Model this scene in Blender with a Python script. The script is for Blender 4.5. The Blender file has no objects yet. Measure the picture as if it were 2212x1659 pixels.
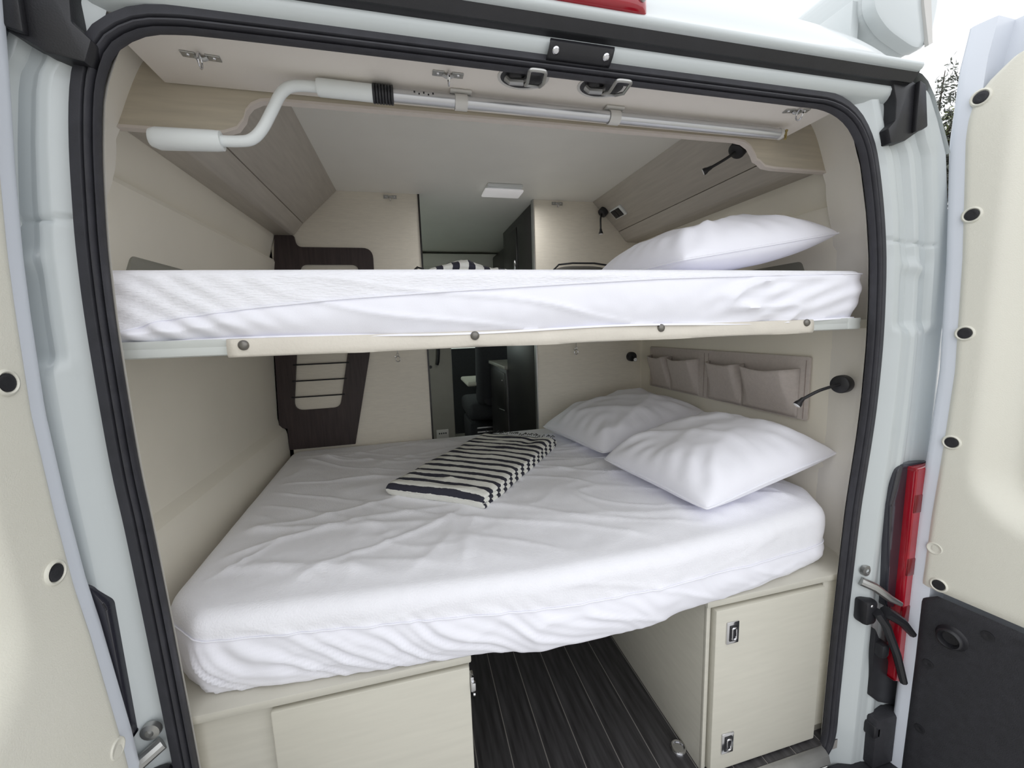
import bpy, bmesh, math, random
from mathutils import Vector, Matrix, noise
random.seed(7)
scene = bpy.context.scene
COL = scene.collection
PI = math.pi

# ------------------------------------------------------------------ camera, sky, exposure
cam_d = bpy.data.cameras.new('camera'); cam = bpy.data.objects.new('camera', cam_d); COL.objects.link(cam)
right = Vector((0.97016447, -0.24029783, -0.03221583))
up = Vector((0.06413315, 0.12621147, 0.98992808))
back = Vector((-0.23381156, -0.96245915, 0.13785694))
m = Matrix.Identity(4)
for i, v in enumerate((right, up, back)):
    for j in range(3): m[j][i] = v[j]
m.translation = Vector((-0.335, -0.78, 1.22))
cam.matrix_world = m
cam_d.sensor_width = 36.0; cam_d.lens = 36 * 873.15 / 2212
cam_d.clip_start = 0.02; cam_d.clip_end = 300
scene.camera = cam

world = bpy.data.worlds.new('overcast_sky'); scene.world = world; world.use_nodes = True
nt = world.node_tree; nt.nodes.clear()
wo = nt.nodes.new('ShaderNodeOutputWorld'); bg = nt.nodes.new('ShaderNodeBackground')
tc = nt.nodes.new('ShaderNodeTexCoord'); nz = nt.nodes.new('ShaderNodeTexNoise'); rp = nt.nodes.new('ShaderNodeValToRGB')
nz.inputs['Scale'].default_value = 2.2; nz.inputs['Detail'].default_value = 5
rp.color_ramp.elements[0].position = 0.3; rp.color_ramp.elements[0].color = (0.86, 0.89, 0.93, 1)
rp.color_ramp.elements[1].position = 0.7; rp.color_ramp.elements[1].color = (0.985, 0.99, 1.0, 1)
nt.links.new(tc.outputs['Generated'], nz.inputs['Vector']); nt.links.new(nz.outputs['Fac'], rp.inputs['Fac'])
nt.links.new(rp.outputs['Color'], bg.inputs['Color']); nt.links.new(bg.outputs['Background'], wo.inputs['Surface'])
bg.inputs['Strength'].default_value = 1.0

vs = scene.view_settings
vs.view_transform = 'Standard'; vs.look = 'None'; vs.gamma = 1.0; vs.use_curve_mapping = False
vs.exposure = 0.76
try:
    scene.cycles.max_bounces = 16; scene.cycles.diffuse_bounces = 10
except Exception: pass

# ------------------------------------------------------------------ materials
def lin(c): return tuple(((x/255)/12.92 if x/255 <= .04045 else ((x/255+.055)/1.055)**2.4) for x in c)
def mat(name, rgb, rough=.5, metal=0., var=.0, vscale=8., stretch=None, bump=0., bscale=200., coat=0., spec=None, grain=None, sheen=0., crease=None):
    M = bpy.data.materials.new(name); M.use_nodes = True; N = M.node_tree; B = N.nodes['Principled BSDF']
    c = lin(rgb); B.inputs['Base Color'].default_value = (*c, 1); B.inputs['Roughness'].default_value = rough; B.inputs['Metallic'].default_value = metal
    if coat: B.inputs['Coat Weight'].default_value = coat; B.inputs['Coat Roughness'].default_value = .08
    if spec is not None: B.inputs['Specular IOR Level'].default_value = spec
    if sheen: B.inputs['Sheen Weight'].default_value = sheen
    T = N.nodes.new('ShaderNodeTexCoord'); src = T.outputs['Object']
    if stretch:
        mp = N.nodes.new('ShaderNodeMapping'); mp.inputs['Scale'].default_value = stretch; N.links.new(src, mp.inputs['Vector']); src = mp.outputs['Vector']
    if var:
        n1 = N.nodes.new('ShaderNodeTexNoise'); n1.inputs['Scale'].default_value = vscale; n1.inputs['Detail'].default_value = 6
        N.links.new(src, n1.inputs['Vector'])
        r = N.nodes.new('ShaderNodeValToRGB'); r.color_ramp.elements[0].position = .3; r.color_ramp.elements[1].position = .7
        a = grain if grain else tuple(max(0, x*(1-var)) for x in c)
        r.color_ramp.elements[0].color = (*a, 1); r.color_ramp.elements[1].color = (*tuple(min(1, x*(1+var*.4)) for x in c), 1)
        N.links.new(n1.outputs['Fac'], r.inputs['Fac']); N.links.new(r.outputs['Color'], B.inputs['Base Color'])
    if bump:
        n2 = N.nodes.new('ShaderNodeTexNoise'); n2.inputs['Scale'].default_value = bscale; n2.inputs['Detail'].default_value = 3
        N.links.new(src, n2.inputs['Vector'])
        b = N.nodes.new('ShaderNodeBump'); b.inputs['Strength'].default_value = bump; b.inputs['Distance'].default_value = .002
        N.links.new(n2.outputs['Fac'], b.inputs['Height']); N.links.new(b.outputs['Normal'], B.inputs['Normal'])
        if crease:
            n3 = N.nodes.new('ShaderNodeTexNoise'); n3.noise_type = 'RIDGED_MULTIFRACTAL'; n3.inputs['Scale'].default_value = crease[0]; n3.inputs['Detail'].default_value = 2.5; n3.inputs['Roughness'].default_value = .45; n3.inputs['Distortion'].default_value = .6
            m3 = N.nodes.new('ShaderNodeMapping'); m3.inputs['Scale'].default_value = crease[2]; m3.inputs['Rotation'].default_value = (0, 0, .35)
            N.links.new(T.outputs['Object'], m3.inputs['Vector']); N.links.new(m3.outputs['Vector'], n3.inputs['Vector'])
            b3 = N.nodes.new('ShaderNodeBump'); b3.inputs['Strength'].default_value = crease[1]; b3.inputs['Distance'].default_value = .010
            N.links.new(n3.outputs['Fac'], b3.inputs['Height']); N.links.new(b3.outputs['Normal'], b.inputs['Normal'])
    return M
PAINT = mat('white_paint', (194, 200, 201), .28, coat=.4, var=.02, vscale=3)
PAINT2 = mat('white_door_paint', (216, 221, 230), .35, coat=.25, var=.02, vscale=3)
RUBBER = mat('seal_rubber', (50, 50, 56), .55, var=.2, vscale=40, bump=.1, bscale=300)
BLACKP = mat('black_plastic', (34, 34, 38), .42, var=.2, vscale=20, bump=.15, bscale=400)
BLACKT = mat('black_textured_panel', (42, 42, 47), .65, var=.25, vscale=60, bump=.6, bscale=500)
LINING = mat('moulded_lining', (230, 226, 217), .5, var=.03, vscale=6, bump=.08, bscale=300)
SOFFITM = mat('soffit_panel', (226, 220, 213), .55, var=.03, vscale=6, bump=.08, bscale=400)
WALLM = mat('cream_wall_panel', (236, 231, 218), .5, var=.03, vscale=5, bump=.1, bscale=350)
WALLB = mat('cream_partition', (230, 224, 211), .5, var=.05, vscale=30, stretch=(1, 1, 6), bump=.08, bscale=120)
CEILM = mat('ceiling_panel', (234, 233, 227), .5, var=.03, vscale=6, bump=.06, bscale=300)
TAUPE = mat('taupe_wood', (188, 182, 173), .45, var=.10, vscale=60, stretch=(1.5, .12, 1.5), bump=.1, bscale=80)
VALM = mat('oak_valance', (192, 183, 165), .45, var=.12, vscale=60, stretch=(.12, 1.5, 1.5), bump=.12, bscale=90)
EDGE = mat('edge_band', (205, 196, 188), .4, var=.02)
CAB = mat('cream_cabinet', (198, 195, 184), .42, var=.05, vscale=60, stretch=(.15, .3, 1.5), bump=.08, bscale=90)
CABD = mat('cream_cabinet_door', (202, 199, 187), .42, var=.04, vscale=60, stretch=(.15, .3, 1.5), bump=.08, bscale=90)
TRIMC = mat('cream_door_trim', (222, 220, 208), .42, var=.02, vscale=5, bump=.25, bscale=450)
DARKW = mat('dark_wenge_wood', (58, 46, 46), .5, var=.35, vscale=50, stretch=(2, 2, .15), bump=.2, bscale=80)
KITCH = mat('black_brown_laminate', (30, 27, 28), .35, var=.3, vscale=50, stretch=(2, 2, .15))
PLANK = mat('charcoal_plank', (70, 69, 71), .42, var=.45, vscale=22, stretch=(3, .22, 1), bump=.15, bscale=60, grain=lin((36, 34, 36)))
STRIP = mat('grey_joint', (150, 146, 142), .5, var=.05)
TERRY = mat('terry_cotton', (240, 240, 246), .9, var=.02, vscale=30, bump=.5, bscale=260, sheen=.2, crease=(3.2, .45, (.8, 1.5, 1)))
TERRYF = mat('terry_cotton_looped', (241, 241, 247), .9, var=.03, vscale=60, stretch=(.35, 1, 1.6), bump=1.0, bscale=200, sheen=.2, crease=(4, .2, (.7, 1, 1.6)))
COTTON = mat('smooth_cotton', (238, 238, 246), .85, var=.01, vscale=10, bump=.1, bscale=500, sheen=.1, crease=(5, .30, (.8, 1, 1.6)))
PILLOWM = mat('pillow_cotton', (240, 240, 248), .85, var=.01, vscale=10, bump=.1, bscale=400, sheen=.1, crease=(3.5, .6, (1, 1, 1)))
ALU = mat('brushed_aluminium', (205, 206, 208), .32, metal=.85, var=.05, vscale=30, stretch=(.1, 1, 1))
ALUW = mat('pale_alu_rail', (206, 210, 208), .4, metal=.25, var=.02)
CHROME = mat('chrome', (215, 215, 218), .15, metal=1.)
STEEL = mat('satin_steel', (178, 178, 176), .35, metal=.9, var=.1, vscale=30)
STUD = mat('gunmetal_stud', (120, 117, 112), .35, metal=.8)
BRASS = mat('brass', (176, 160, 110), .35, metal=.9)
LEATHER = mat('cream_leatherette', (214, 208, 197), .5, var=.04, vscale=20, bump=.3, bscale=150)
PVCW = mat('white_plastic', (220, 224, 224), .35, var=.01)
PVCG = mat('pale_grey_plastic', (196, 194, 190), .4, var=.02)
POCKETM = mat('taupe_felt', (196, 187, 182), .9, var=.06, vscale=80, bump=.4, bscale=350)
POCKETD = mat('taupe_felt_lining', (158, 144, 138), .9, var=.06, vscale=80, bump=.4, bscale=350)
GREYP = mat('grey_laminate', (140, 139, 130), .45, var=.05, vscale=20)
FABG = mat('dark_grey_fabric', (92, 90, 86), .9, var=.1, vscale=60, bump=.4, bscale=300)
SEATM = mat('charcoal_seat_fabric', (44, 44, 48), .85, var=.2, vscale=60, bump=.4, bscale=300)
SEATL = mat('pale_seat_fabric', (188, 186, 174), .85, var=.05, vscale=60)
GROUND = mat('pale_concrete', (188, 186, 182), .85, var=.15, vscale=1.5, bump=.3, bscale=60)
BARK = mat('bark', (84, 74, 66), .9, var=.3, vscale=20)
LEAF = mat('grey_green_leaf', (88, 92, 82), .7, var=.3, vscale=3)
LEAFY = mat('bright_green_leaf', (126, 138, 70), .7, var=.3, vscale=3)
REDL = mat('red_lens', (158, 18, 36), .12, var=.15, vscale=25, coat=.6)
DRED = mat('dark_red_lens', (112, 10, 22), .12, coat=.6)
SMOKE = mat('smoked_lens', (44, 44, 52), .15, coat=.6)
FABRICP = mat('lens_white', (236, 236, 238), .3)

GLASS = bpy.data.materials.new('window_glass'); GLASS.use_nodes = True
_n = GLASS.node_tree; _n.nodes.clear(); _o = _n.nodes.new('ShaderNodeOutputMaterial'); _m = _n.nodes.new('ShaderNodeMixShader'); _t = _n.nodes.new('ShaderNodeBsdfTransparent'); _g = _n.nodes.new('ShaderNodeBsdfGlossy')
_t.inputs['Color'].default_value = (.86, .92, .88, 1); _g.inputs['Roughness'].default_value = .02; _m.inputs[0].default_value = .06
_n.links.new(_t.outputs[0], _m.inputs[1]); _n.links.new(_g.outputs[0], _m.inputs[2]); _n.links.new(_m.outputs[0], _o.inputs['Surface'])
DIFFUSER = mat('diffuser_added_glow', (240, 240, 244), .4)
_b = DIFFUSER.node_tree.nodes['Principled BSDF']; _b.inputs['Emission Color'].default_value = (1, .97, .95, 1); _b.inputs['Emission Strength'].default_value = .12  # faint glow added to a lamp that is switched off

def stripe_mat():
    M = bpy.data.materials.new('striped_seersucker'); M.use_nodes = True; N = M.node_tree; B = N.nodes['Principled BSDF']; B.inputs['Roughness'].default_value = .9
    T = N.nodes.new('ShaderNodeTexCoord'); S = N.nodes.new('ShaderNodeAttribute'); S.attribute_name = 'stripe'
    nz = N.nodes.new('ShaderNodeTexNoise'); nz.inputs['Scale'].default_value = 60; N.links.new(T.outputs['Object'], nz.inputs['Vector'])
    def mth(op, a, b=None):
        k = N.nodes.new('ShaderNodeMath'); k.operation = op
        for i, q in enumerate((a, b)):
            if q is None: continue
            if isinstance(q, (int, float)): k.inputs[i].default_value = q
            else: N.links.new(q, k.inputs[i])
        return k.outputs[0]
    w = mth('MULTIPLY', mth('SUBTRACT', nz.outputs['Fac'], .5), .006)
    y = mth('ADD', S.outputs['Fac'], w)
    f = mth('FRACT', mth('ADD', mth('DIVIDE', y, .0495), 0.0))
    g = mth('LESS_THAN', f, .42)
    mx = N.nodes.new('ShaderNodeMix'); mx.data_type = 'RGBA'; N.links.new(g, mx.inputs['Factor'])
    mx.inputs[6].default_value = (*lin((232, 232, 226)), 1); mx.inputs[7].default_value = (*lin((50, 50, 62)), 1)
    N.links.new(mx.outputs[2], B.inputs['Base Color'])
    wv = N.nodes.new('ShaderNodeTexNoise'); wv.inputs['Scale'].default_value = 110
    b = N.nodes.new('ShaderNodeBump'); b.inputs['Strength'].default_value = .5; b.inputs['Distance'].default_value = .004
    N.links.new(T.outputs['Object'], wv.inputs['Vector']); N.links.new(wv.outputs['Fac'], b.inputs['Height']); N.links.new(b.outputs['Normal'], B.inputs['Normal'])
    return M
STRIPE = stripe_mat()

# ------------------------------------------------------------------ helpers
def tag(o, label=None, cat=None, group=None, kind=None):
    if label: o['label'] = label
    if cat: o['category'] = cat
    if group: o['group'] = group
    if kind: o['kind'] = kind
    return o
def empty(name, loc=(0, 0, 0), label=None, cat=None, group=None, kind=None):
    o = bpy.data.objects.new(name, None); COL.objects.link(o); o.location = loc; o.empty_display_size = .05
    return tag(o, label, cat, group, kind)
def link(name, me, mt=None, parent=None, sharp=35):
    o = bpy.data.objects.new(name, me); COL.objects.link(o)
    if mt is not None: me.materials.clear(); me.materials.append(mt)
    if sharp is not None:
        me.polygons.foreach_set('use_smooth', [True]*len(me.polygons))
        me.set_sharp_from_angle(angle=math.radians(sharp))
    if parent:
        o.parent = parent
        w = Matrix.Translation(parent.location) if parent.parent is None else Matrix.Translation(parent.location + parent.parent.location)
        if parent.type == 'EMPTY' and parent.rotation_euler.z == 0: o.matrix_parent_inverse = Matrix.Translation(-parent.location)
    return o
class MB:
    def __init__(s): s.v = []; s.f = []
    def add(s, verts, faces):
        n = len(s.v); s.v += [tuple(p) for p in verts]; s.f += [tuple(i+n for i in f) for f in faces]; return s
    def bm(s, bmx, M=None):
        if M: bmx.transform(M)
        bmx.verts.index_update(); s.add([v.co for v in bmx.verts], [[v.index for v in f.verts] for f in bmx.faces]); bmx.free(); return s
    def box(s, a, b, bev=.0, seg=2, M=None):
        bmx = bmesh.new(); bmesh.ops.create_cube(bmx, size=1)
        sz = [max(1e-5, b[i]-a[i]) for i in range(3)]; c = [(a[i]+b[i])/2 for i in range(3)]
        bmesh.ops.scale(bmx, vec=sz, verts=bmx.verts)
        if bev: bmesh.ops.bevel(bmx, geom=bmx.edges[:], offset=min(bev, min(sz)*.45), segments=seg, profile=.5, affect='EDGES')
        bmesh.ops.translate(bmx, vec=c, verts=bmx.verts)
        return s.bm(bmx, M)
    def tube(s, pts, r, seg=12, cap=True):
        pts = [Vector(p) for p in pts]; n = len(pts); rr = r if isinstance(r, (list, tuple)) else [r]*n
        rings = []; prev = None
        for i in range(n):
            t = (pts[min(i+1, n-1)] - pts[max(i-1, 0)]).normalized()
            if prev is None:
                a = Vector((0, 0, 1)) if abs(t.z) < .9 else Vector((1, 0, 0)); nrm = (a - t*a.dot(t)).normalized()
            else: nrm = (prev - t*prev.dot(t)).normalized()
            prev = nrm; bi = t.cross(nrm)
            rings.append([pts[i] + (nrm*math.cos(2*PI*k/seg) + bi*math.sin(2*PI*k/seg))*rr[i] for k in range(seg)])
        return s.loft(rings, True, cap)
    def loft(s, rings, closed=True, cap=False):
        n = len(rings[0]); v = [p for r in rings for p in r]; f = []
        for i in range(len(rings)-1):
            for k in range(n if closed else n-1):
                f.append((i*n+k, i*n+(k+1) % n, (i+1)*n+(k+1) % n, (i+1)*n+k))
        if cap: f.append(tuple(range(n))[::-1]); f.append(tuple((len(rings)-1)*n+k for k in range(n)))
        return s.add(v, f)
    def disc(s, c, axis, prof, seg=24, cap=True):
        """lathe: prof = [(radius, along)] around axis through c"""
        a = Vector(axis).normalized(); t = Vector((0, 0, 1)) if abs(a.z) < .9 else Vector((1, 0, 0))
        u = (t - a*t.dot(a)).normalized(); w = a.cross(u); c = Vector(c)
        return s.loft([[c + a*h + (u*math.cos(2*PI*k/seg)+w*math.sin(2*PI*k/seg))*r for k in range(seg)] for r, h in prof], True, cap)
    def prism(s, poly, a0, a1, axes='xz', bev=0.):
        """extrude 2D poly along the remaining axis"""
        def P(p, h):
            if axes == 'xz': return (p[0], h, p[1])
            if axes == 'yz': return (h, p[0], p[1])
            return (p[0], p[1], h)
        bmx = bmesh.new(); vs_ = [bmx.verts.new(P(p, a0)) for p in poly]; f = bmx.faces.new(vs_)
        r = bmesh.ops.extrude_face_region(bmx, geom=[f]); bmesh.ops.translate(bmx, vec=Vector(P((0, 0), a1-a0)), verts=[e for e in r['geom'] if isinstance(e, bmesh.types.BMVert)])
        bmesh.ops.recalc_face_normals(bmx, faces=bmx.faces)
        if bev: bmesh.ops.bevel(bmx, geom=bmx.edges[:], offset=bev, segments=2, profile=.5, affect='EDGES')
        return s.bm(bmx)
    def build(s, name, mt, parent=None, sharp=35, recalc=True):
        me = bpy.data.meshes.new(name); me.from_pydata(s.v, [], s.f)
        if recalc:
            b = bmesh.new(); b.from_mesh(me); bmesh.ops.recalc_face_normals(b, faces=b.faces); b.to_mesh(me); b.free()
        return link(name, me, mt, parent, sharp)
def plate(name, outer, holes, y0, y1, mt, parent=None, bev=.001):
    """plate in the xz plane between y0 and y1, with holes (a filled 2D curve turned into a mesh)"""
    cu = bpy.data.curves.new(name, 'CURVE'); cu.dimensions = '2D'; cu.fill_mode = 'BOTH'
    for poly in [outer] + holes:
        sp = cu.splines.new('POLY'); sp.points.add(len(poly)-1); sp.use_cyclic_u = True
        for i, p in enumerate(poly): sp.points[i].co = (p[0], p[1], 0, 1)
    h = abs(y1-y0)/2; cu.extrude = h-bev; cu.bevel_depth = bev; cu.bevel_resolution = 1; cu.offset = -bev
    t = bpy.data.objects.new('t', cu); COL.objects.link(t)
    dg = bpy.context.evaluated_depsgraph_get(); me = bpy.data.meshes.new_from_object(t.evaluated_get(dg))
    bpy.data.objects.remove(t); bpy.data.curves.remove(cu)
    me.transform(Matrix.Translation((0, (y0+y1)/2, 0)) @ Matrix.Rotation(PI/2, 4, 'X')); me.name = name
    return link(name, me, mt, parent, 35)
def rrect(x0, z0, x1, z1, r, n=6):
    out = []
    for cx, cz, a in ((x1-r, z0+r, -PI/2), (x1-r, z1-r, 0), (x0+r, z1-r, PI/2), (x0+r, z0+r, PI)):
        out += [(cx+r*math.cos(a+PI/2*i/n), cz+r*math.sin(a+PI/2*i/n)) for i in range(n+1)]
    return out
def fillet(poly, radii, n=6):
    out = []; N = len(poly)
    for i in range(N):
        p = Vector(poly[i]); a = Vector(poly[i-1])-p; b = Vector(poly[(i+1) % N])-p; r = radii[i] if isinstance(radii, (list, tuple)) else radii
        if r <= 0: out.append(tuple(p)); continue
        an = a.angle(b); d = min(r/math.tan(an/2), a.length*.49, b.length*.49)
        A = p+a.normalized()*d; B = p+b.normalized()*d
        for k in range(n+1):
            t = k/n; out.append(tuple(A*(1-t)**2 + p*2*t*(1-t) + B*t*t))
    return out
def interp(tab, x):
    if x <= tab[0][0]: return tab[0][1]
    for (a, b), (c, d) in zip(tab, tab[1:]):
        if x <= c: return b + (d-b)*(x-a)/(c-a)
    return tab[-1][1]
def sm(a, b, x):
    t = max(0, min(1, (x-a)/(b-a))); return t*t*(3-2*t)
def catmull(pts, n, closed=False):
    pts = [Vector(p) for p in pts]; out = []; N = len(pts)
    g = (lambda i: pts[i % N]) if closed else (lambda i: pts[max(0, min(N-1, i))])
    for i in range(N if closed else N-1):
        p0, p1, p2, p3 = g(i-1), g(i), g(i+1), g(i+2)
        for k in range(n):
            t = k/n
            out.append(.5*((2*p1)+(p2-p0)*t+(2*p0-5*p1+4*p2-p3)*t*t+(3*p1-p0-3*p2+p3)*t**3))
    if not closed: out.append(pts[-1])
    return out
def resample(pts, n, closed=True):
    P = [Vector(p) for p in pts]; L = P + ([P[0]] if closed else [])
    d = [0]
    for a, b in zip(L, L[1:]): d.append(d[-1]+(b-a).length)
    out = []; j = 0; cnt = n if closed else n-1
    for i in range(n):
        s = d[-1]*i/cnt
        while j < len(d)-2 and d[j+1] < s: j += 1
        t = (s-d[j])/max(1e-9, d[j+1]-d[j]); out.append(L[j].lerp(L[j+1], t))
    return out
def copy_tree(o, parent=None):
    c = o.copy(); COL.objects.link(c)
    if parent: c.parent = parent
    for ch in o.children: copy_tree(ch, c)
    return c

# ------------------------------------------------------------------ ground
tag(MB().box((-40, -40, -.7), (60, 60, -.6)).build('ground', GROUND), 'pale concrete yard under the van', 'ground', kind='structure')

# ------------------------------------------------------------------ opening contour
LS = [(-.768, .03), (-.769, .15), (-.77, .3), (-.773, .5), (-.777, .7), (-.782, .9), (-.786, 1.0), (-.787, 1.1), (-.786, 1.25), (-.782, 1.353), (-.776, 1.429), (-.768, 1.507), (-.757, 1.576), (-.744, 1.618), (-.727, 1.646), (-.694, 1.667), (-.66, 1.674), (-.595, 1.677)]
RS = [(.501, 1.678), (.597, 1.676), (.653, 1.657), (.689, 1.623), (.715, 1.573), (.745, 1.469), (.766, 1.363), (.777, 1.256), (.783, 1.139), (.782, 1.0), (.776, .9), (.767, .8), (.759, .7), (.752, .5), (.748, .35), (.745, .15), (.743, .03)]
BOT = [(.725, -.015), (.68, -.028), (.3, -.03), (-.3, -.03), (-.7, -.028), (-.75, -.015)]
CONT = resample(catmull([Vector((x, z)) for x, z in LS + [(-.3, 1.678), (.1, 1.678)] + RS + BOT], 8, True), 320)
def offs(c, o):
    n = len(c); out = []
    for i in range(n):
        t = (c[(i+2) % n]-c[i-2]).normalized(); out.append(c[i] + Vector((-t.y, t.x))*o)
    return out
def lx(z): return interp(sorted((b, a) for a, b in LS if b < 1.62), z)
def rx(z): return interp(sorted((b, a) for a, b in RS if b < 1.63), z)

van = empty('van_body', (0, 0, -.6), 'white campervan body framing the open rear doorway', 'van')
# seal
prof = [(.036, .006), (.040, -.004), (.037, -.012), (.018, -.015), (.0155, -.013), (.0145, -.004), (.0125, -.004), (.0115, -.014), (.0095, -.0165), (.0065, -.0165), (.0045, -.014), (.0035, -.004), (.0015, -.004), (.0005, -.010), (-.001, -.011), (-.003, -.008), (-.0035, -.001), (-.002, .006), (.006, .009)]
mb = MB(); rows = []
prof = [(.004+(o+.0035)*.75, y) for o, y in prof]
for o, y in prof: rows.append([(p.x, y, p.y) for p in offs(CONT, o)])
mb.loft(rows, True); mb.build('door_seal', RUBBER, van, 50)

# side pillars (jambs) swept in z: t from seal to body corner, then the body side
XB = [(-.6, .95), (0, 1.0), (.5, 1.004), (.9, 1.004), (1.2, 1.0), (1.35, .992), (1.45, .976), (1.6, .946), (1.67, .908), (1.72, .875), (1.75, .84)]
PY = [(0, .004), (.10, -.002), (.17, -.010), (.26, -.012), (.33, -.004), (.42, -.004), (.47, -.016), (.53, -.018), (.58, -.008), (.72, -.008), (.76, -.022), (.82, -.026), (.95, -.028), (1, -.02)]
TT = sorted(set([i/30 for i in range(31)] + [a for a, _ in PY]))
for sd in (1, -1):
    rows = []
    zs = [-.1 + 1.83*i/360 for i in range(361)]
    for z in zs:
        xs = (rx(max(z, .03)) if sd > 0 else -lx(max(z, .03))) + .030
        if z > 1.60: xs -= (z-1.60)*.35
        xb = interp(XB, z); row = []
        for t in TT:
            y = interp(PY, t)
            k = sm(1.16, 1.20, z)                      # upper pressed channel vs lower plainer jamb
            y2 = -.012*math.sin(PI*min(1, t/.8))**2 - .018*sm(.75, .95, t)
            y = y*(.35+.65*k) + y2*(1-k)*.9
            y -= .010*sm(1.205, 1.175, z)*sm(.12, .3, t)*sm(.9, .7, t)
            y += .005*math.exp(-((z-1.405+.02*t)/.0032)**2)*sm(.0, .04, t)*sm(.85, .75, t) - .008*math.exp(-((z-1.36+.05*t)/.016)**2)*sm(.2, .4, t)*sm(.75, .6, t)
            y += .014*sm(.84, .76, z)*sm(.2, .3, z)*sm(.30, .5, t)*sm(1, .8, t)
            row.append((sd*(xs+(xb-xs)*t), y, z))
        for (dx, y) in ((.004, 0.), (.012, .05), (.02, .3), (.03, 1.), (.03, 1.32)):
            row.append((sd*(xb+dx), y, z))
        rows.append(row)
    MB().loft(rows, False).build('rear_pillar', PAINT, van, 50)
    for z0, z1, y0, y1 in ((-.1, .88, 1.32, 4.3), (1.62, 1.76, 1.32, 4.3), (.88, 1.62, 3.35, 3.95)):
        MB().box((min(sd*1.0, sd*1.03), y0, z0), (max(sd*1.0, sd*1.03), y1, z1)).build('body_side', PAINT, van)

# header above the doorway, gutter, roof
XS = [-.80+1.60*i/80 for i in range(81)]
def hdr(profile, name, mt, x0=-.80, x1=.80, n=80, sharp=40):
    rows = [[(x0+(x1-x0)*i/n, y, z) for i in range(n+1)] for y, z in profile]
    return MB().loft(rows, False).build(name, mt, van, sharp)
hdr([(.005, 1.70), (-.004, 1.705), (-.012, 1.709), (-.020, 1.716), (-.025, 1.725), (-.024, 1.733), (-.012, 1.740)], 'header_flange', PAINT, -.80, .80)
hdr([(-.014, 1.727), (-.024, 1.731), (-.031, 1.7345), (-.034, 1.7355), (-.038, 1.7345), (-.042, 1.739), (-.048, 1.746), (-.052, 1.752), (-.03, 1.77)], 'gutter_gasket', BLACKP, -.83, .79)
hdr([(-.045, 1.749), (-.053, 1.7495), (-.059, 1.752), (-.062, 1.757), (-.0615, 1.762), (-.059, 1.765), (-.055, 1.767), (-.03, 1.768)], 'roof_lip', PAINT, -.80, .785)
# roof dome
HY = [(-.06, 0), (-.05, .014), (-.03, .05), (0, .096), (.04, .135), (.1, .172), (.2, .205), (.4, .24), (1.0, .28), (4.2, .30), (4.4, .1)]
ys = [-.058, -.055, -.05, -.04, -.03, -.02, -.01, 0, .01, .02, .04, .06, .08, .1, .13, .16, .2, .25, .3, .4, .5, .7, 1, 1.5, 2, 3, 4.2, 4.4]
rows = []
for y in ys:
    w = .735 + .10*sm(-.05, .8, y); row = []
    for i in range(121):
        x = -1+2*i/120; xx = x*(.785+.032*sm(-.056, -.01, y)+.10*sm(0, .4, y))
        s_ = max(0, 1-abs(xx/w)**3.6)**.55 if abs(xx) < w else 0
        bs = .050*sm(-.056, .012, y)*(1-.5*sm(.975, 1.0, abs(x))); hh = interp(HY, y)
        row.append((xx*(1+.06*sm(0, .8, y)), y, 1.763 + bs + max(0, hh-bs)*s_))
    rows.append(row)
MB().loft(rows, False).build('roof_shell', PAINT, van, 45)
# roof corner ends closing the sides between roof and pillar
for sd in (1, -1):
    rows = []
    for y in (-.032, -.012, .03, .1, 1, 4.3):
        k = sm(-.03, .03, y)
        rows.append([(sd*(a+(.05 if y > .5 else 0)+.006*k), y, z+k*(.030*sm(1.72, 1.765, z))) for a, z in ((.765, 1.7665), (.80, 1.7665), (.828, 1.760), (.848, 1.748), (.873, 1.720), (.905, 1.668), (.944, 1.60))])
    MB().loft(rows, False).build('roof_side_rail', PAINT, van, 45)
# black corner covers
for sd in (1, -1):
    k = 1 if sd > 0 else 1.0
    poly = [(.745, 1.742), (.80, 1.747), (.832, 1.735), (.850, 1.648), (.80, 1.618), (.757, 1.610), (.745, 1.640), (.765, 1.66), (.762, 1.70)]
    poly = [(sd*x, z) for x, z in poly]
    mb = MB(); mb.prism(poly, -.030, .004, 'xz', .003)
    mb.prism([(sd*x, z) for x, z in ((.812, 1.742), (.832, 1.735), (.850, 1.648), (.835, 1.640), (.815, 1.634))], -.040, -.029, 'xz', .003)
    mb.build('corner_cover', BLACKP, van, 30)
# striker plate
mb = MB(); rows = []
for y, z in ((-.010, 1.7005), (-.019, 1.7045), (-.0265, 1.711), (-.031, 1.7185), (-.030, 1.7225)):
    rows.append([(-.066 + .124*i/12 + (z-1.70)*.12, y, z) for i in range(13)])
mb.loft(rows, False); sp = mb.build('striker_plate', BLACKP, van, 40)
mdf = sp.modifiers.new('solid', 'SOLIDIFY'); mdf.thickness = .004; mdf.offset = 1
for x in (-.052, .046):
    MB().disc((x, -.0285, 1.7080), (0, -.75, -.65), [(.0005, .0042), (.0045, .0035), (.0065, .0015), (.0065, -.003)], 14).build('screw', CHROME, sp)
# brake light
bl = MB(); rows = []
for i in range(33):
    x = -.112+.224*i/32; e = max(0.02, 1-abs(x/.112)**6)**.5
    rows.append([(x, -.052-.018*e*a, 1.768+.036*b) for a, b in ((0, -.1), (.7, 0), (1, .15), (.95, .5), (.7, .9), (.2, 1.2), (-1.2, 1.4))])
bl.loft(rows, False, False); o = bl.build('brake_light', REDL, van, 50)
MB().disc((.096, -.068, 1.789), (0, -1, .2), [(.001, .001), (.007, .002), (.009, 0), (.009, -.004)], 16).build('screw', STEEL, o)
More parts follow.
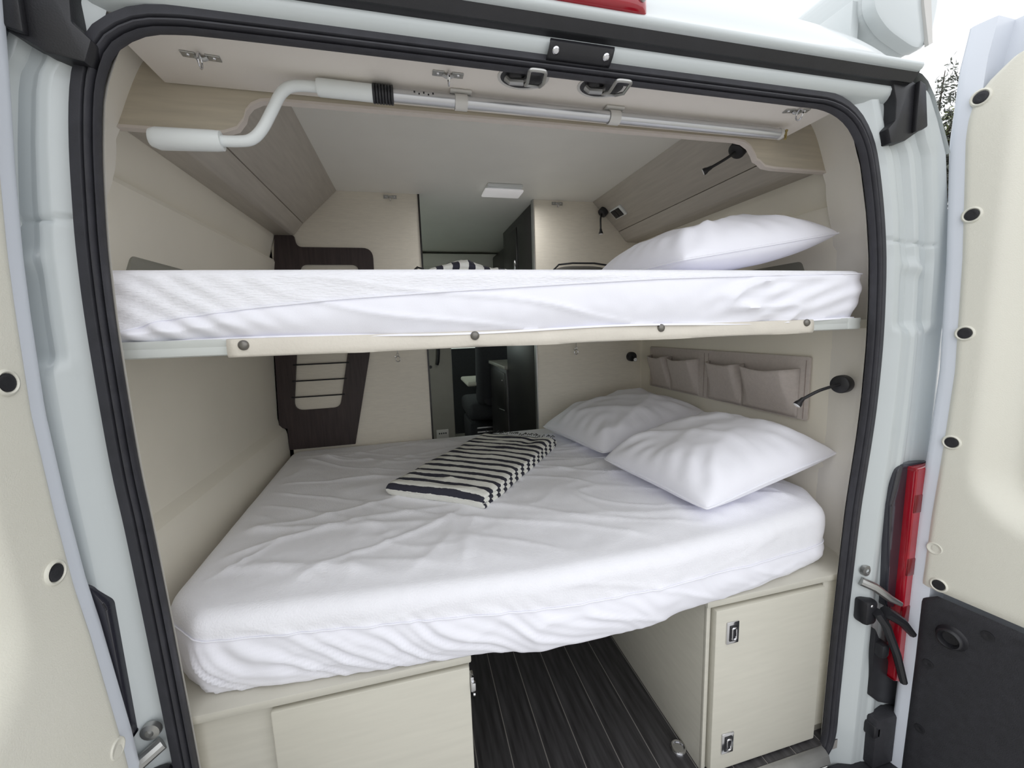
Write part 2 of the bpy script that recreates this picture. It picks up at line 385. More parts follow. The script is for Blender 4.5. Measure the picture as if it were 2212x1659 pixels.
# tail lamps (right one shows its red lens, left one only a dark recess)
for sd in (1, -1):
    tl = MB()
    poly = fillet([(.892, .42), (.99, .40), (.99, .83), (.885, .83), (.868, .72)], [.01, .01, .01, .03, .03])
    if sd < 0: poly = fillet([(.846, .54), (.95, .50), (.95, .83), (.868, .83), (.847, .79)], [.004, .01, .01, .02, .03])
    tl.prism([(sd*x, z) for x, z in poly], -.030, .02, 'xz', .004)
    h = tl.build('tail_lamp_housing', SMOKE, van, 30)
    tag(h, 'smoked dark tail lamp housing')
    ln = MB()
    ln.prism([(sd*x, z) for x, z in fillet([(.923, .20), (.992, .17), (.992, .826), (.917, .822)], .006)], -.05, -.02, 'xz', .005)
    ln.build('tail_lamp_lens', REDL, h, 30)
    for zz in (.70, .52, .38):
        MB().prism([(sd*x, z) for x, z in ((.921, zz), (.9925, zz), (.9925, zz+.05), (.921, zz+.05))], -.0515, -.03, 'xz', .002).build('lens_segment', DRED, h, 30)
    br = MB(); br.prism([(sd*x, z) for x, z in ((.862, .36), (.95, .20), (.99, .19), (.99, .08), (.90, .12), (.865, .15))], -.030, .0, 'xz', .003)
    br.build('lamp_bracket', BLACKP, van, 30)
    # hinge bar and check strap
    hb = MB(); hb.tube([(sd*.815, -.012, .503), (sd*.84, -.03, .492), (sd*.875, -.045, .462), (sd*.905, -.055, .445)], [.012, .012, .010, .006], 10); hb.build('hinge_bar', STEEL, van)
    ey = MB(); ey.disc((sd*.828, -.010, .533), (0, -1, 0), [(.016, 0), (.015, .008), (.007, .010), (.006, .004)], 18); ey.build('hinge_eye', STEEL, van)
    ck = MB(); ck.box((min(sd*.808, sd*.85), -.040, .385), (max(sd*.808, sd*.85), -.002, .455), .010)
    ck.tube([(sd*.835, -.045, .43), (sd*.862, -.052, .39), (sd*.90, -.06, .30), (sd*.93, -.065, .21)], [.012, .011, .010, .009], 8)
    ck.tube([(sd*.85, -.055, .435), (sd*.90, -.065, .40), (sd*.935, -.07, .36)], [.015, .012, .009], 8)
    cko = ck.build('check_strap', BLACKP, van, 40)
    MB().disc((sd*.824, -.040, .444), (0, -1, 0), [(.001, .003), (.004, .002), (.005, 0)], 10).build('bolt', CHROME, cko)
    # rubber stops on the lower pillar
    for zz in (.30, .045):
        MB().box((min(sd*.865, sd*.895), -.05, zz-.022), (max(sd*.865, sd*.895), -.006, zz+.022), .01).build('rubber_stop', BLACKP, van)
# bumper and sill
MB().box((-1.02, -.16, -.42), (1.02, .0, -.075), .02).build('bumper', BLACKT, van)
MB().box((-.74, -.055, -.075), (.70, .0, -.045), .006).build('step_plate', PAINT, van)
MB().box((.872, -.05, -.075), (1.0, .0, .085), .008).build('bumper_corner', BLACKT, van)
MB().box((-1.0, -.05, -.075), (-.89, .0, .085), .008).build('bumper_corner', BLACKT, van)
ts = MB(); rows = [[(x, y, z) for x in (-.745, .735)] for y, z in ((-.034, -.027), (-.028, -.008), (-.018, -.001), (-.006, .0012), (-.003, -.004))]
ts.loft(rows, False); ts.build('threshold_strip', STEEL, van, 30)
# shell closing the van: underfloor and front
MB().box((-1.0, .02, -.12), (1.0, 4.3, -.03)).build('underfloor', BLACKP, van)

# ------------------------------------------------------------------ rear doors
def rear_door(name, pos, uleft, ztop_fn, label, zs, splitz, relief, plugs, dimples, knobs):
    """pos(u, z, d): world point at u along the door from its hinge edge, d proud of its inner face"""
    D = empty(name, pos(0, 0, 0), label, 'door', kind='structure')
    def sheet(nm, mt, z0, z1, u0f, u1, dfun, nu=60, nz=90, par=None):
        rows = []
        for j in range(nz+1):
            z = z0+(z1-z0)*j/nz; a = u0f(z); row = []
            for i in range(nu+1):
                u = a+(u1-a)*(i/nu)**1.4; row.append(pos(u, z, dfun(u, z, u-a, min(z-z0, z1-z))))
            rows.append(row)
        # rolled edge back to the rim
        return MB().loft(rows, False).build(nm, mt, par or D, 60)
    W = .80
    # white frame: flat slab with a flange
    rows = []
    top = 1.862
    for j in range(81):
        z = zs + (top-zs)*j/80; a = uleft(z)
        r_ = []
        for (du, d) in ((.0, -.070), (-.002, -.012), (.0, -.004), (.006, 0.), (.014, .0), (.034, -.002), (.044, -.004), (.052, -.06), (W-.05, -.06), (W-.04, -.002), (W, -.002), (W+.01, -.02), (W+.01, -.07)):
            u = du if du >= W-.06 else a+du
            r_.append(pos(u, z, d))
        rows.append(r_)
    MB().loft(rows, True, True).build('door_frame', PAINT2, D, 45)
    ul = lambda z: uleft(z) + .026 + ztop_fn(z)
    def dtrim(u, z, e, ez):
        d = .008*sm(0, .010, min(e, ez)) - .003
        return d + relief(u, z)
    sheet('trim_panel', TRIMC, splitz+.008, 1.79, ul, W-.03, dtrim)
    ulb = lambda z: uleft(z)+.030 + .03*(1-sm(splitz-.006, splitz-.04, z))**2
    sheet('lower_panel', BLACKT, zs+.03, splitz-.006, ulb, W-.03, lambda u, z, e, ez: .006*sm(0, .008, min(e, ez)) - .003, 40, 60)
    for u, z in plugs:
        nrm = (Vector(pos(u, z, .01))-Vector(pos(u, z, 0))).normalized(); d0 = .005+relief(u, z)
        rim = MB(); rim.disc(pos(u, z, d0), nrm, [(.0195, -.006), (.0180, .0018), (.0150, .0030), (.0128, .001), (.0128, -.006)], 24, False); rm = rim.build('plug_rim', TRIMC, D, 60)
        pl = MB(); pl.disc(pos(u, z, d0), nrm, [(.0129, -.004), (.0124, .0018), (.0105, .0024), (.005, .0019), (.001, .0019)], 20); pl.build('plug', BLACKP, rm)
    for u, z in dimples:
        nrm = (Vector(pos(u, z, .01))-Vector(pos(u, z, 0))).normalized(); d0 = .005+relief(u, z)
        MB().disc(pos(u, z, d0), nrm, [(.017, -.004), (.0155, .001), (.0135, .0015), (.012, .0002), (.004, -.0002), (.001, -.0002)], 22, False).build('screw_cover', TRIMC, D, 60)
    for u, z, r, big in knobs:
        nrm = (Vector(pos(u, z, .01))-Vector(pos(u, z, 0))).normalized()
        if big: MB().disc(pos(u, z, .003), nrm, [(r*1.25, -.002), (r*1.1, .003), (r, .010), (r*.93, .016), (r*.8, .018), (r*.68, .012), (r*.6, .004), (r*.3, .003), (.001, .003)], 28, False).build('grip_cup', BLACKP, D, 60)
        else: MB().disc(pos(u, z, .003), nrm, [(r, -.002), (r*.95, .0018), (r*.6, .0022), (r*.3, .0012), (.001, .001)], 18, False).build('clip_cap', BLACKP, D, 60)
    return D
th = math.radians(9.4); ddr = Vector((math.sin(th), -math.cos(th), 0)); dnr = Vector((-math.cos(th), -math.sin(th), 0))
ULR = [(-.2, -.006), (.29, -.003), (.49, -.004), (.70, -.001), (.9, .006), (1.08, .010), (1.347, .0), (1.5, -.010), (1.62, -.018), (1.78, -.014), (1.86, -.004)]
def posR(u, z, d): return tuple(Vector((.945, -.045, z)) + ddr*u + dnr*d)
def window_relief(u0, z0):
    def f(u, z):
        # shallow window pressing with a soft rim, rounded lower corner
        du = u-u0; dz = z-z0; r = .16
        if du < r and dz < r: dist = r - math.hypot(r-du, r-dz)
        else: dist = min(du, dz)
        return -.044*sm(.0, .075, dist)
    return f
relR = window_relief(.078, .70)
topR = lambda z: interp([(1.66, 0), (1.70, .006), (1.734, .03), (1.76, .058), (1.773, .078), (1.783, .115), (1.788, .17), (1.791, .30)], z)
rear_door('door_2', posR, lambda z: interp(ULR, z), topR, 'opened right rear van door with cream trim above a black textured panel', -.22, .495, relR,
          [(.030, 1.70), (.038, 1.445), (.050, 1.172), (.050, .903), (.058, .524)], [(.042, .617)],
          [(.092, .398, .026, True), (.151, .447, .012, False), (.056, .293, .012, False), (.055, .093, .012, False)])
XL = [(-.2, -.83), (.48, -.836), (.56, -.839), (.77, -.854), (.85, -.862), (.97, -.868), (1.12, -.872), (1.26, -.867), (1.34, -.863), (1.46, -.853), (1.56, -.842), (1.68, -.830), (1.9, -.81)]
def posL(u, z, d): return (interp(XL, z)+d, -.032-u, z)
rear_door('door_1', posL, lambda z: 0., lambda z: .0 if z < 1.66 else .3*((z-1.66)/.13)**2.6, 'opened left rear van door with cream trim panel', -.22, .36, window_relief(.11, .72),
          [(.064, 1.169), (.058, .889), (.06, 1.42)], [(.045, .571)], [(.092, .27, .026, True)])

# ------------------------------------------------------------------ interior shell
CZ = 1.85; YB = 1.25
WPR = [(.89, 0), (.89, .70), (.892, .76), (.90, .79), (.912, .82), (.913, .85), (.905, 1.13), (.905, 1.3), (.895, 1.537), (.898, 1.548), (.915, 1.553), (.884, 1.655), (.87, 1.75), (.85, 1.86)]
WPL = [(.921, 0), (.921, .70), (.922, .765), (.928, .785), (.950, .812), (.957, .84), (.945, 1.1), (.925, 1.35), (.894, 1.537), (.897, 1.548), (.918, 1.553), (.884, 1.655), (.87, 1.75), (.85, 1.86)]
def wallx(sd, z): return interp([(b, a) for a, b in (WPR if sd > 0 else WPL)], z)
def wall(name, sd, label):
    W = empty(name, (sd*.9, 1, 0), label, 'wall', kind='structure')
    prof = WPR if sd > 0 else WPL
    rows = [[(sd*x, y, z) for x, z in prof] for y in (.165, .5, 1.0, YB)]
    MB().loft(rows, False).build('side_panel', WALLM, W, 18)
    return W
wl = wall('wall_left', -1, 'cream moulded side wall left of the bunks')
wr = wall('wall_right', 1, 'cream moulded side wall right of the bunks')
# dark window recess on the left wall and its twin on the right
for sd, W in ((-1, wl), (1, wr)):
    XR = (.899, .906) if sd > 0 else (.914, .9275)
    poly = fillet([(.262, 1.30), (.30, 1.402), (1.0, 1.402), (1.0, 1.30)], [.0, .02, .02, 0])
    MB().prism(poly, min(sd*XR[0], sd*XR[1]), max(sd*XR[0], sd*XR[1]), 'yz', .002).build('window_recess', GREYP, W, 30)
# living area walls beyond the partition, left window added, right one enlarged to brighten the inside
for sd, W in ((-1, wl), (1, wr)):
    for (y0, y1, z0, z1) in ((YB, 1.4, 0, 1.86), (1.4, 3.3, 0, .9), (1.4, 3.3, 1.6, 1.86), (3.3, 3.9, 0, 1.86)):
        MB().box((.905 if sd > 0 else -.98, y0, z0), (.98 if sd > 0 else -.905, y1, z1)).build('side_panel', WALLM, W)
    wn = empty('added_window_1' if sd < 0 else 'window_2', (sd*.915, 2.9, 1.2), 'side window added to the living area beyond the partition for more daylight inside' if sd < 0 else 'window behind the kitchen counter on the right, enlarged for more daylight inside', 'window', kind='structure')
    MB().box((sd*.94-.002, 1.4, .90), (sd*.94+.002, 3.3, 1.6)).build('pane', GLASS, wn)
# partition (back) wall with doorway
wb = empty('wall_back', (0, YB, 0), 'cream partition wall at the far side of the beds with central doorway', 'wall', kind='structure')
MB().box((-.965, YB, 0), (-.262, YB+.025, CZ), .001).build('partition_panel', WALLB, wb)
MB().box((.296, YB, 0), (.905, YB+.025, CZ), .001).build('partition_panel', WALLB, wb)
MB().box((-.266, YB-.003, 0), (-.258, YB+.028, CZ)).build('edge_strip', KITCH, wb)
MB().box((.293, YB-.003, 0), (.299, YB+.028, CZ)).build('edge_strip', STEEL, wb)
# ceiling
ce = empty('ceiling', (0, 1, CZ), 'pale smooth ceiling panel above the upper bunk', 'ceiling', kind='structure')
MB().box((-.90, .19, CZ), (.90, 3.2, CZ+.02)).build('ceiling_panel', CEILM, ce)
MB().box((-.90, 3.2, CZ-.12), (.90, 3.95, CZ+.02)).build('cab_headliner', CEILM, ce)
# front with windscreen
wf = empty('wall_front', (0, 3.9, 0), 'cab front with windscreen far inside', 'wall', kind='structure')
MB().box((-.92, 3.9, 0), (.92, 3.95, 1.0)).build('dashboard_wall', SEATM, wf)
MB().box((-.92, 3.9, 1.55), (.92, 3.95, 1.86)).build('header', CEILM, wf)
w3 = empty('window_3', (0, 3.9, 1.3), 'windscreen of the cab seen far inside', 'window', kind='structure')
MB().box((-.90, 3.92, 1.0), (.90, 3.925, 1.55)).build('pane', GLASS, w3)
# floor with planks
fl = empty('floor', (0, .6, 0), 'dark wood-look plank floor with pale joints', 'floor', kind='structure')
MB().box((-.92, -.003, -.03), (.92, 3.95, -.0015)).build('joint_base', STRIP, fl)
pk = None
for i in range(19):
    x = -.231 - .0975*7 + .0975*i
    if pk is None:
        pk = MB().box((-.0472, -.003, -.002), (.0472, 3.6, .0005), .0006, 1).build('plank', PLANK, fl); o = pk
    else:
        o = pk.copy(); COL.objects.link(o)
    o.location.x = x+.04875
# rear lining (trim around the doorway, inside)
for sd, nm in ((-1, 'trim_1'), (1, 'trim_2')):
    zs = [0 + 1.60*i/60 for i in range(61)]
    rows = []
    for z in zs:
        x0 = (rx(max(z, .03)) if sd > 0 else -lx(max(z, .03))) + .002
        x1 = wallx(sd, z)+.001
        if z > 1.42: x1 = x1 + (.856-x1)*sm(1.42, 1.60, z)
        row = [(sd*x0, .006, z)]
        for t, y in ((.30, .03), (.62, .055), (.80, .085), (.87, .10), (.93, .135), (.985, .175), (1.0, .20)):
            row.append((sd*(x0+(x1-x0)*t), y, z))
        rows.append(row)
    # curve over the top corner
    for a in range(1, 13):
        t = a/12
        xi = (rx(1.6) if sd > 0 else -lx(1.6)); xe = .655 if sd > 0 else .70
        i0 = (xi+(xe-xi)*t, 1.60+.082*math.sin(t*PI/2)); 
        o1 = (.856-.098*t**.9, 1.60+.16*math.sin(t*PI/2))
        row = [(sd*(i0[0]+.002), .006, i0[1])]
        for k, y in ((.30, .03), (.62, .055), (.80, .085), (.87, .10), (.93, .135), (.985, .175), (1.0, .20)):
            row.append((sd*(i0[0]+(o1[0]-i0[0])*k), y, i0[1]+(o1[1]-i0[1])*k))
        rows.append(row)
    tr = MB().loft(rows, False).build(nm, LINING, None, 30)
    tag(tr, 'cream moulded lining around the %s side of the rear doorway' % ('left' if sd < 0 else 'right'), 'trim', kind='structure')
# soffit panel over the doors
so = empty('trim_3', (0, .09, 1.70), 'pale soffit panel above the rear doorway holding hooks and the crank', 'trim', kind='structure')
MB().box((-.757, .004, 1.70), (.668, .186, 1.718), .0015).build('soffit_panel', SOFFITM, so)
# valance board
lo = 1.618; hi = 1.688
left = [(-.70, lo), (-.668, lo+.003), (-.645, lo+.012), (-.631, lo+.03), (-.626, lo+.045), (-.615, hi-.012), (-.597, hi-.003), (-.57, hi)]
rightc = [(.535, hi+.005), (.56, hi+.002), (.58, hi-.008), (.594, hi-.025), (.602, hi-.04), (.612, lo+.027), (.630, lo+.015), (.66, lo+.012)]
ol = [(-.872, lo)] + left + rightc + [(.868, lo+.011), (.868, 1.70), (.80, 1.76), (.76, 1.845), (-.76, 1.845), (-.80, 1.76), (-.872, 1.68)]
va = empty('valance', (0, .197, 1.60), 'oak-look valance board with stepped curved lower edge behind the awning crank', 'valance')
plate('valance_board', ol, [], .190, .205, VALM, va)
eb = MB(); rows = []
for p in [(-.872, lo)] + left + rightc + [(.868, lo+.011)]: rows.append([(p[0], .189, p[1]-.001), (p[0], .206, p[1]-.001), (p[0], .206, p[1]+.0045), (p[0], .189, p[1]+.0045)])
eb.loft(rows, True, True); eb.build('edge_band', EDGE, va, 40)

# overhead cupboards
for sd in (-1, 1):
    c = empty('overhead_cupboard', (sd*.75, .7, 1.66), 'taupe overhead cupboard along the %s side above the upper bunk' % ('left' if sd < 0 else 'right'), 'cupboard')
    body = [(.632, 1.852), (.768, 1.7085), (.772, 1.7085), (.885, 1.70), (.87, 1.852)]
    MB().prism([(sd*x, z) for x, z in body], .206, YB-.001, 'xz', .0008).build('body', TAUPE, c, 30)
    MB().prism([(sd*x, z) for x, z in ((.618, 1.8495), (.766, 1.7065), (.774, 1.714), (.63, 1.8515))], .21, YB-.002, 'xz', .0008).build('flap_door', TAUPE, c, 30)
    rail = fillet([(.768, 1.7045), (.806, 1.658), (.818, 1.652), (.884, 1.652), (.884, 1.70), (.79, 1.712)], [0, .02, .01, 0, 0, 0])
    MB().prism([(sd*x, z) for x, z in rail], .21, YB-.002, 'xz', .0006).build('bottom_rail', TAUPE, c, 40)

# ------------------------------------------------------------------ bed base: cabinets and worktop
lc = empty('bed_cabinet', (-.55, .03, 0), 'low cream cabinet under the left of the bed with a flat hinged door', 'cabinet')
MB().box((-.918, .034, .0), (-.257, 1.2, .494), .001).build('body', CAB, lc)
ld = MB().box((-.652, .016, .012), (-.258, .033, .487), .004).build('door', CABD, lc)
hg = MB(); hg.box((-.2575, .014, .425), (-.250, .036, .462), .002); hg.box((-.2555, .008, .432), (-.247, .018, .452), .002); hg.disc((-.252, .020, .415), (1, 0, 0), [(.004, 0), (.004, .004)], 10)
hgo = hg.build('hinge', CHROME, ld)
rc = empty('bed_cabinet', (.6, .03, 0), 'low cream cabinet under the right of the bed with two chrome latches', 'cabinet')
MB().box((.357, .034, .0), (.885, 1.2, .494), .001).build('body', CAB, rc)
MB().box((.357, .026, .0), (.368, .036, .494), .001).build('front_post', CAB, rc)
MB().box((.735, .026, .03), (.885, .036, .494), .002).build('filler_panel', CAB, rc)
rd = MB().box((.374, .012, .006), (.728, .033, .487), .004).build('door', CABD, rc)
for z in (.419, .089):
    la = MB().box((.405, .0085, z-.031), (.443, .013, z+.031), .002).build('latch', CHROME, rd)
    lk = MB(); lk.box((.413, .0065, z-.022), (.436, .0095, z+.022), .001); lk.build('latch_recess', BLACKP, rd)
    lp = MB(); path = [(p[0], .005, p[1]) for p in rrect(.418, z-.016, .431, z+.016, .005, 4)]; lp.tube(path+[path[0]], .0022, 8, False); lp.build('latch_pull', CHROME, rd)
wt = empty('bed_base_top', (0, .03, .495), 'cream board on the cabinets carrying the lower mattress', 'worktop')
MB().box((-.918, .018, .495), (-.253, 1.22, .513), .003).build('board', CAB, wt)
MB().box((.352, .018, .495), (.886, 1.22, .513), .003).build('board', CAB, wt)
MB().box((-.252, .06, .497), (.351, 1.22, .511), .002).build('slat_board', CAB, wt)
# floor ring
fr = empty('lashing_ring', (.336, .095, 0), 'chrome lashing ring set in the floor beside the right cabinet', 'ring')
MB().disc((.336, .095, .0005), (0, 0, 1), [(.022, 0), (.021, .004), (.012, .005), (.001, .005)], 24).build('base', CHROME, fr)
MB().tube([(.336+.018*math.cos(a), .095+.018*math.sin(a), .007) for a in [2*PI*i/20 for i in range(21)]], .003, 8, False).build('ring', CHROME, fr)

# ------------------------------------------------------------------ mattresses
def fbm(p, s, o=4): return noise.fractal(Vector(p)*s, 1.0, 2.0, o)
def ridge(p, ang, s, st, seed, k=5.5):
    c, q = math.cos(ang), math.sin(ang); u = p[0]*c+p[1]*q; v = -p[0]*q+p[1]*c
    n = noise.noise(Vector((u*s/st+seed, v*s+seed*.7, p[2]*s*.5+seed*1.3)))
    return max(0, 1-abs(n)*k)**2
def mattress(name, perim, z0f, zbf, z1, label, side_dir, front_amp, top_amp, terry_front, K=46, edge_r=.03, tuck=.03, bot_drop=None):
    """perim: closed list of (x, y); skirt from z0f to the seam zbf, terry above and on top"""
    n = len(perim); cx = sum(p.x for p in perim)/n; cy = sum(p.y for p in perim)/n
    nr = []
    for i in range(n):
        t = (perim[(i+1) % n]-perim[i-1]).normalized(); nr.append(Vector((t.y, -t.x)))
    M = empty(name, (cx, cy, z0f(cx, 0)), label, 'mattress')
    def wr(p, i, a, side):
        f = 1.0
        return a*(fbm(p, 9, 3)*.5 + side_dir(p))
    def ring(z, off, i_amp, zfun=None):
        out = []
        for i, p in enumerate(perim):
            zz = z(p.x, p.y) if callable(z) else z
            q = p+nr[i]*off
            d = wr((q.x, q.y, zz), i, i_amp, True)
            out.append((q.x+nr[i].x*d, q.y+nr[i].y*d, zz))
        return out
    sk = []
    sk.append(ring(lambda x, y: z0f(x, y)+.004, -tuck, 0)); sk.append(ring(lambda x, y: z0f(x, y), -tuck*.5, front_amp*.3))
    NS = 16
    for j in range(NS+1):
        t = j/NS
        sk.append(ring(lambda x, y, t=t: z0f(x, y)+.004+(zbf(x, y)-z0f(x, y)-.004)*t, -.010*(1-t)**3 + .006*math.sin(PI*t), front_amp*(.55+.45*math.sin(PI*t))))
    te = [sk[-1]]
    for j in range(1, 9):
        t = j/8
        te.append(ring(lambda x, y, t=t: zbf(x, y)+(z1-edge_r-zbf(x, y))*t, .0, front_amp*.55))
    for j in range(1, 7):
        a = PI/2*j/6
        te.append(ring(z1-edge_r+edge_r*math.sin(a), -edge_r*(1-math.cos(a)), front_amp*.4*(1-j/6)))
    base = perim
    for k in range(1, K+1):
        t = k/K; rr_ = []
        for i, p in enumerate(perim):
            q0 = p-nr[i]*edge_r
            ax = max(-.35, min(.35, q0.x-cx)); c = Vector((cx+ax*.9, cy))
            q = q0.lerp(c, t**.92)
            zz = z1 + top_amp((q.x, q.y, z1))*sm(0, .12, t)
            rr_.append((q.x, q.y, zz))
        te.append(rr_)
    b = MB(); b.loft(sk, True); b.build('skirt', COTTON, M, 80)
    b = MB(); b.loft(te, True); b.build('terry_top', TERRY if not terry_front else TERRYF, M, 80)
    hem = MB(); path = [(x, y, z) for x, y, z in sk[-1]]; path = [(x+nr[i].x*.002, y+nr[i].y*.002, z) for i, (x, y, z) in enumerate(path)]
    hem.tube(path+[path[0]], .0016, 6, False); hem.build('seam', COTTON, M, 80)
    return M
def perimeter(front, xr, yb, xl, rr, n=420):
    """front: list of (x, y) left to right"""
    pts = [Vector(p) for p in front] + [Vector((xr, yb)), Vector((xl, yb))]
    poly = fillet([tuple(p) for p in pts], rr, 8)
    return resample([Vector(p) for p in poly], n)
# upper
pu = perimeter([(-.885, .05), (-.3, .030), (.3, .030), (.822, .042)], .822, 1.2, -.885, [.03, .3, .3, .05, .05, .05], 900)
ZBU = [(-.9, 1.222), (-.83, 1.228), (-.75, 1.252), (-.6, 1.270), (-.45, 1.283), (-.2, 1.297), (0, 1.307), (.2, 1.316), (.45, 1.322), (.7, 1.327), (.9, 1.330)]
def sdU(p):
    x, y, z = p
    a = 1.1*math.exp(-((x+.80)/.16)**2); b = .8*math.exp(-((x-.55)/.35)**2); c = .35
    s1 = (math.sin((x*1.0 + (z-1.22)*1.5)*110 + 2*fbm((x, 0, z), 6, 2))*a*1.2 + math.sin((x*.55 - (z-1.22)*1.7)*85 + 2*fbm((x, 3, z), 5, 2))*.55*sm(.25, .5, x)*sm(.86, .75, x))
    s2 = ridge((x, z*2.0, .3), .42, 7, 3.0, 4.1)*b*2 + ridge((x, z*2.0, .3), -.3, 8, 3.5, 9.7)*c*2
    return s1*.7 + s2
tU = lambda p: .006*fbm(p, 7, 4)
mu = mattress('mattress', pu, lambda x, y: 1.2125 + .003*math.sin(x*9+.5), lambda x, y: interp(ZBU, x) if y < .3 else 1.30, 1.338,
              'thin upper bunk mattress in a white fitted terry cover', sdU, .0085, tU, True, 30, .018, .004)
# lower
pl_ = perimeter([(-.866, .14), (-.775, .050), (-.45, .018), (-.1, -.012), (.2, -.012), (.5, .016), (.782, .068), (.862, .19)], .872, 1.225, -.905, [.10, .06, .3, .3, .3, .3, .06, .06, .06, .06], 1000)
ZBL = [(-.9, .655), (-.75, .640), (-.5, .632), (-.2, .618), (0, .605), (.3, .603), (.5, .597), (.7, .580), (.9, .58)]
def sdL(p):
    x, y, z = p
    a = sm(.35, -.35, x)*.8+.15
    ph = (x*.72 - y*.8 + (z-.5)*.95 + .10*fbm((x, 0, z), 4, 2)); s1 = (math.sin(ph*165)*.6+math.sin(ph*101+1)*.5)*a*sm(.665, .60, z)*(.05+.95*sm(-.83, -.74, x))*sm(.15, .07, y)
    s2 = ridge((x, z*1.6, .3), -.5, 7, 3.0, 2.2)*.9 + ridge((x, z*1.6, 1.3), .4, 6, 3.0, 7.7)*.5
    return s1*.75 + s2*.8
def tL(p):
    x, y, z = p
    h = .0065*fbm(p, 3.0, 2) + .0022*fbm(p, 11, 3)
    h += .0075*ridge(p, -.18, 4.5, 3.6, 1.7) + .0065*ridge(p, .25, 5.5, 4.0, 5.2) + .006*ridge(p, 1.25, 6, 3.0, 8.8)*sm(.55, .15, y) + .005*ridge(p, -.45, 9, 4.0, 12.1)
    return h
ml = mattress('mattress', pl_, lambda x, y: .5145 - .016*sm(.14, .0, abs(x-.03)-.12) if y < .3 else .5145, lambda x, y: interp(ZBL, x) if y < .3 else .63, .690,
              'thick lower bed mattress in a wrinkled white fitted cover', sdL, .0075, tL, False, 70, .035, .03)

# upper bunk base
ub = empty('bunk_base', (0, .05, 1.185), 'slim upper bunk base with pale rail and cream leatherette edge', 'bunk')
MB().box((-.895, .058, 1.188), (.895, 1.21, 1.2115), .002).build('platform', CAB, ub)
rl = MB(); prf = [(.048, 1.187), (.044, 1.189), (.043, 1.195), (.045, 1.203), (.043, 1.211), (.044, 1.2165), (.060, 1.2165), (.060, 1.187)]
rl.loft([[(x, y, z) for y, z in prf] for x in (-.868, .80)], True, True); rl.build('rail', ALUW, ub, 25)
ec = MB(); 
for k, x in enumerate((.775, .785, .80, .812)):
    pass
ec.loft([[(x, y-.001-d, z) for y, z in prf] for x, d in ((.77, 0), (.785, .004), (.805, .004), (.812, .0))], True, True); ec.build('rail_end', ALUW, ub, 40)
lf = MB(); rows = []
for i in range(81):
    x = -.652+1.300*i/80; wv = .0012*math.sin(x*19)+.001*fbm((x, 0, 0), 9, 2); e = .003*math.exp(-(((x+.21)/.02)**2))
    rows.append([(x, y, z) for y, z in ((.0415, 1.2165), (.036, 1.2155), (.0335, 1.206), (.033+wv, 1.196), (.0335+wv, 1.188+e), (.036, 1.1835+e+wv), (.043, 1.183))])
lf.loft(rows, False); lfo = lf.build('leatherette_flap', LEATHER, ub, 60)
sm_ = lfo.modifiers.new('solid', 'SOLIDIFY'); sm_.thickness = .0015
for x, z in ((-.625, 1.2045), (-.211, 1.2065), (.213, 1.2085), (.624, 1.2085)):
    MB().disc((x, .0335, z), (0, -1, 0), [(.0090, -.001), (.0090, .0015), (.007, .0045), (.004, .006), (.001, .0064)], 20).build('stud', STUD, ub)

# ------------------------------------------------------------------ pillows
def pillow(label, center, L, W, T, R, seed, tip=None, wrk=.0105):
    P = empty('pillow', center, label, 'pillow'); n, mm_ = 56, 44
    Rm = R.to_3x3(); C0 = Vector(center)
    def pt(i, j, side):
        u = -1+2*i/n; v = -1+2*j/mm_
        u = math.sin(u*PI/2)*.5+u*.5; v = math.sin(v*PI/2)*.5+v*.5; pin = 1-.05*(1-abs(u)**2.0)*abs(v)**3 - .03*(abs(u)*abs(v))**8; piu = 1-.04*(1-abs(v)**2.0)*abs(u)**3 - .03*(abs(u)*abs(v))**8
        x = u*L/2*piu; y = v*W/2*pin
        h = (max(0, 1-abs(u)**3.0)**.52)*(max(0, 1-abs(v)**3.0)**.52)
        edge = min(1, 3*(1-max(abs(u), abs(v))))
        q = (x*1.0+seed, y, side*.3+seed)
        w = wrk*(fbm(q, 6, 3) + 1.1*ridge((x, y, seed), .35+seed, 4, 2.5, seed, 3.2) + .9*ridge((x, y, seed), -.6+seed, 5, 2.5, seed+3, 3.2))*edge
        # radial gathers towards the corners
        w += wrk*.8*math.sin(math.atan2(v, u)*22+seed)*sm(.45, .95, math.hypot(u, v)/1.2)*edge
        z = side*(T/2*h) + w*(1 if side > 0 else .3)
        if side < 0: z *= .55
        p = Vector((x, y, z))
        if tip: p = tip(u, v, p)
        return tuple(C0 + Rm @ p)
    b = MB()
    for side in (1, -1):
        rows = [[pt(i, j, side) for i in range(n+1)] for j in range(mm_+1)]
        if side > 0: top = rows
        b.loft(rows, False)
    me = bpy.data.meshes.new('pillowcase'); me.from_pydata(b.v, [], b.f)
    bb = bmesh.new(); bb.from_mesh(me); bmesh.ops.remove_doubles(bb, verts=bb.verts, dist=.0004); bmesh.ops.recalc_face_normals(bb, faces=bb.faces); bb.to_mesh(me); bb.free()
    link('pillowcase', me, PILLOWM, P, 80)
    per = [top[0][i] for i in range(n+1)] + [top[j][n] for j in range(mm_+1)] + [top[mm_][n-i] for i in range(n+1)] + [top[mm_-j][0] for j in range(mm_+1)]
    pp = [Vector(per[0])]
    for q in per[1:]:
        if (Vector(q)-pp[-1]).length > .004: pp.append(Vector(q))
    s_ = MB(); s_.tube(pp+[pp[0]], .0028, 6, False); s_.build('seam', PILLOWM, P, 80)
    return P
def rot(z=0, y=0, x=0): return Matrix.Rotation(z, 4, 'Z') @ Matrix.Rotation(y, 4, 'Y') @ Matrix.Rotation(x, 4, 'X')
R_ = math.radians
pillow('white pillow at the back of the lower bed against the partition', (.588, .885, .772), .50, .585, .20, rot(R_(100), 0, R_(-8)), 1.3)
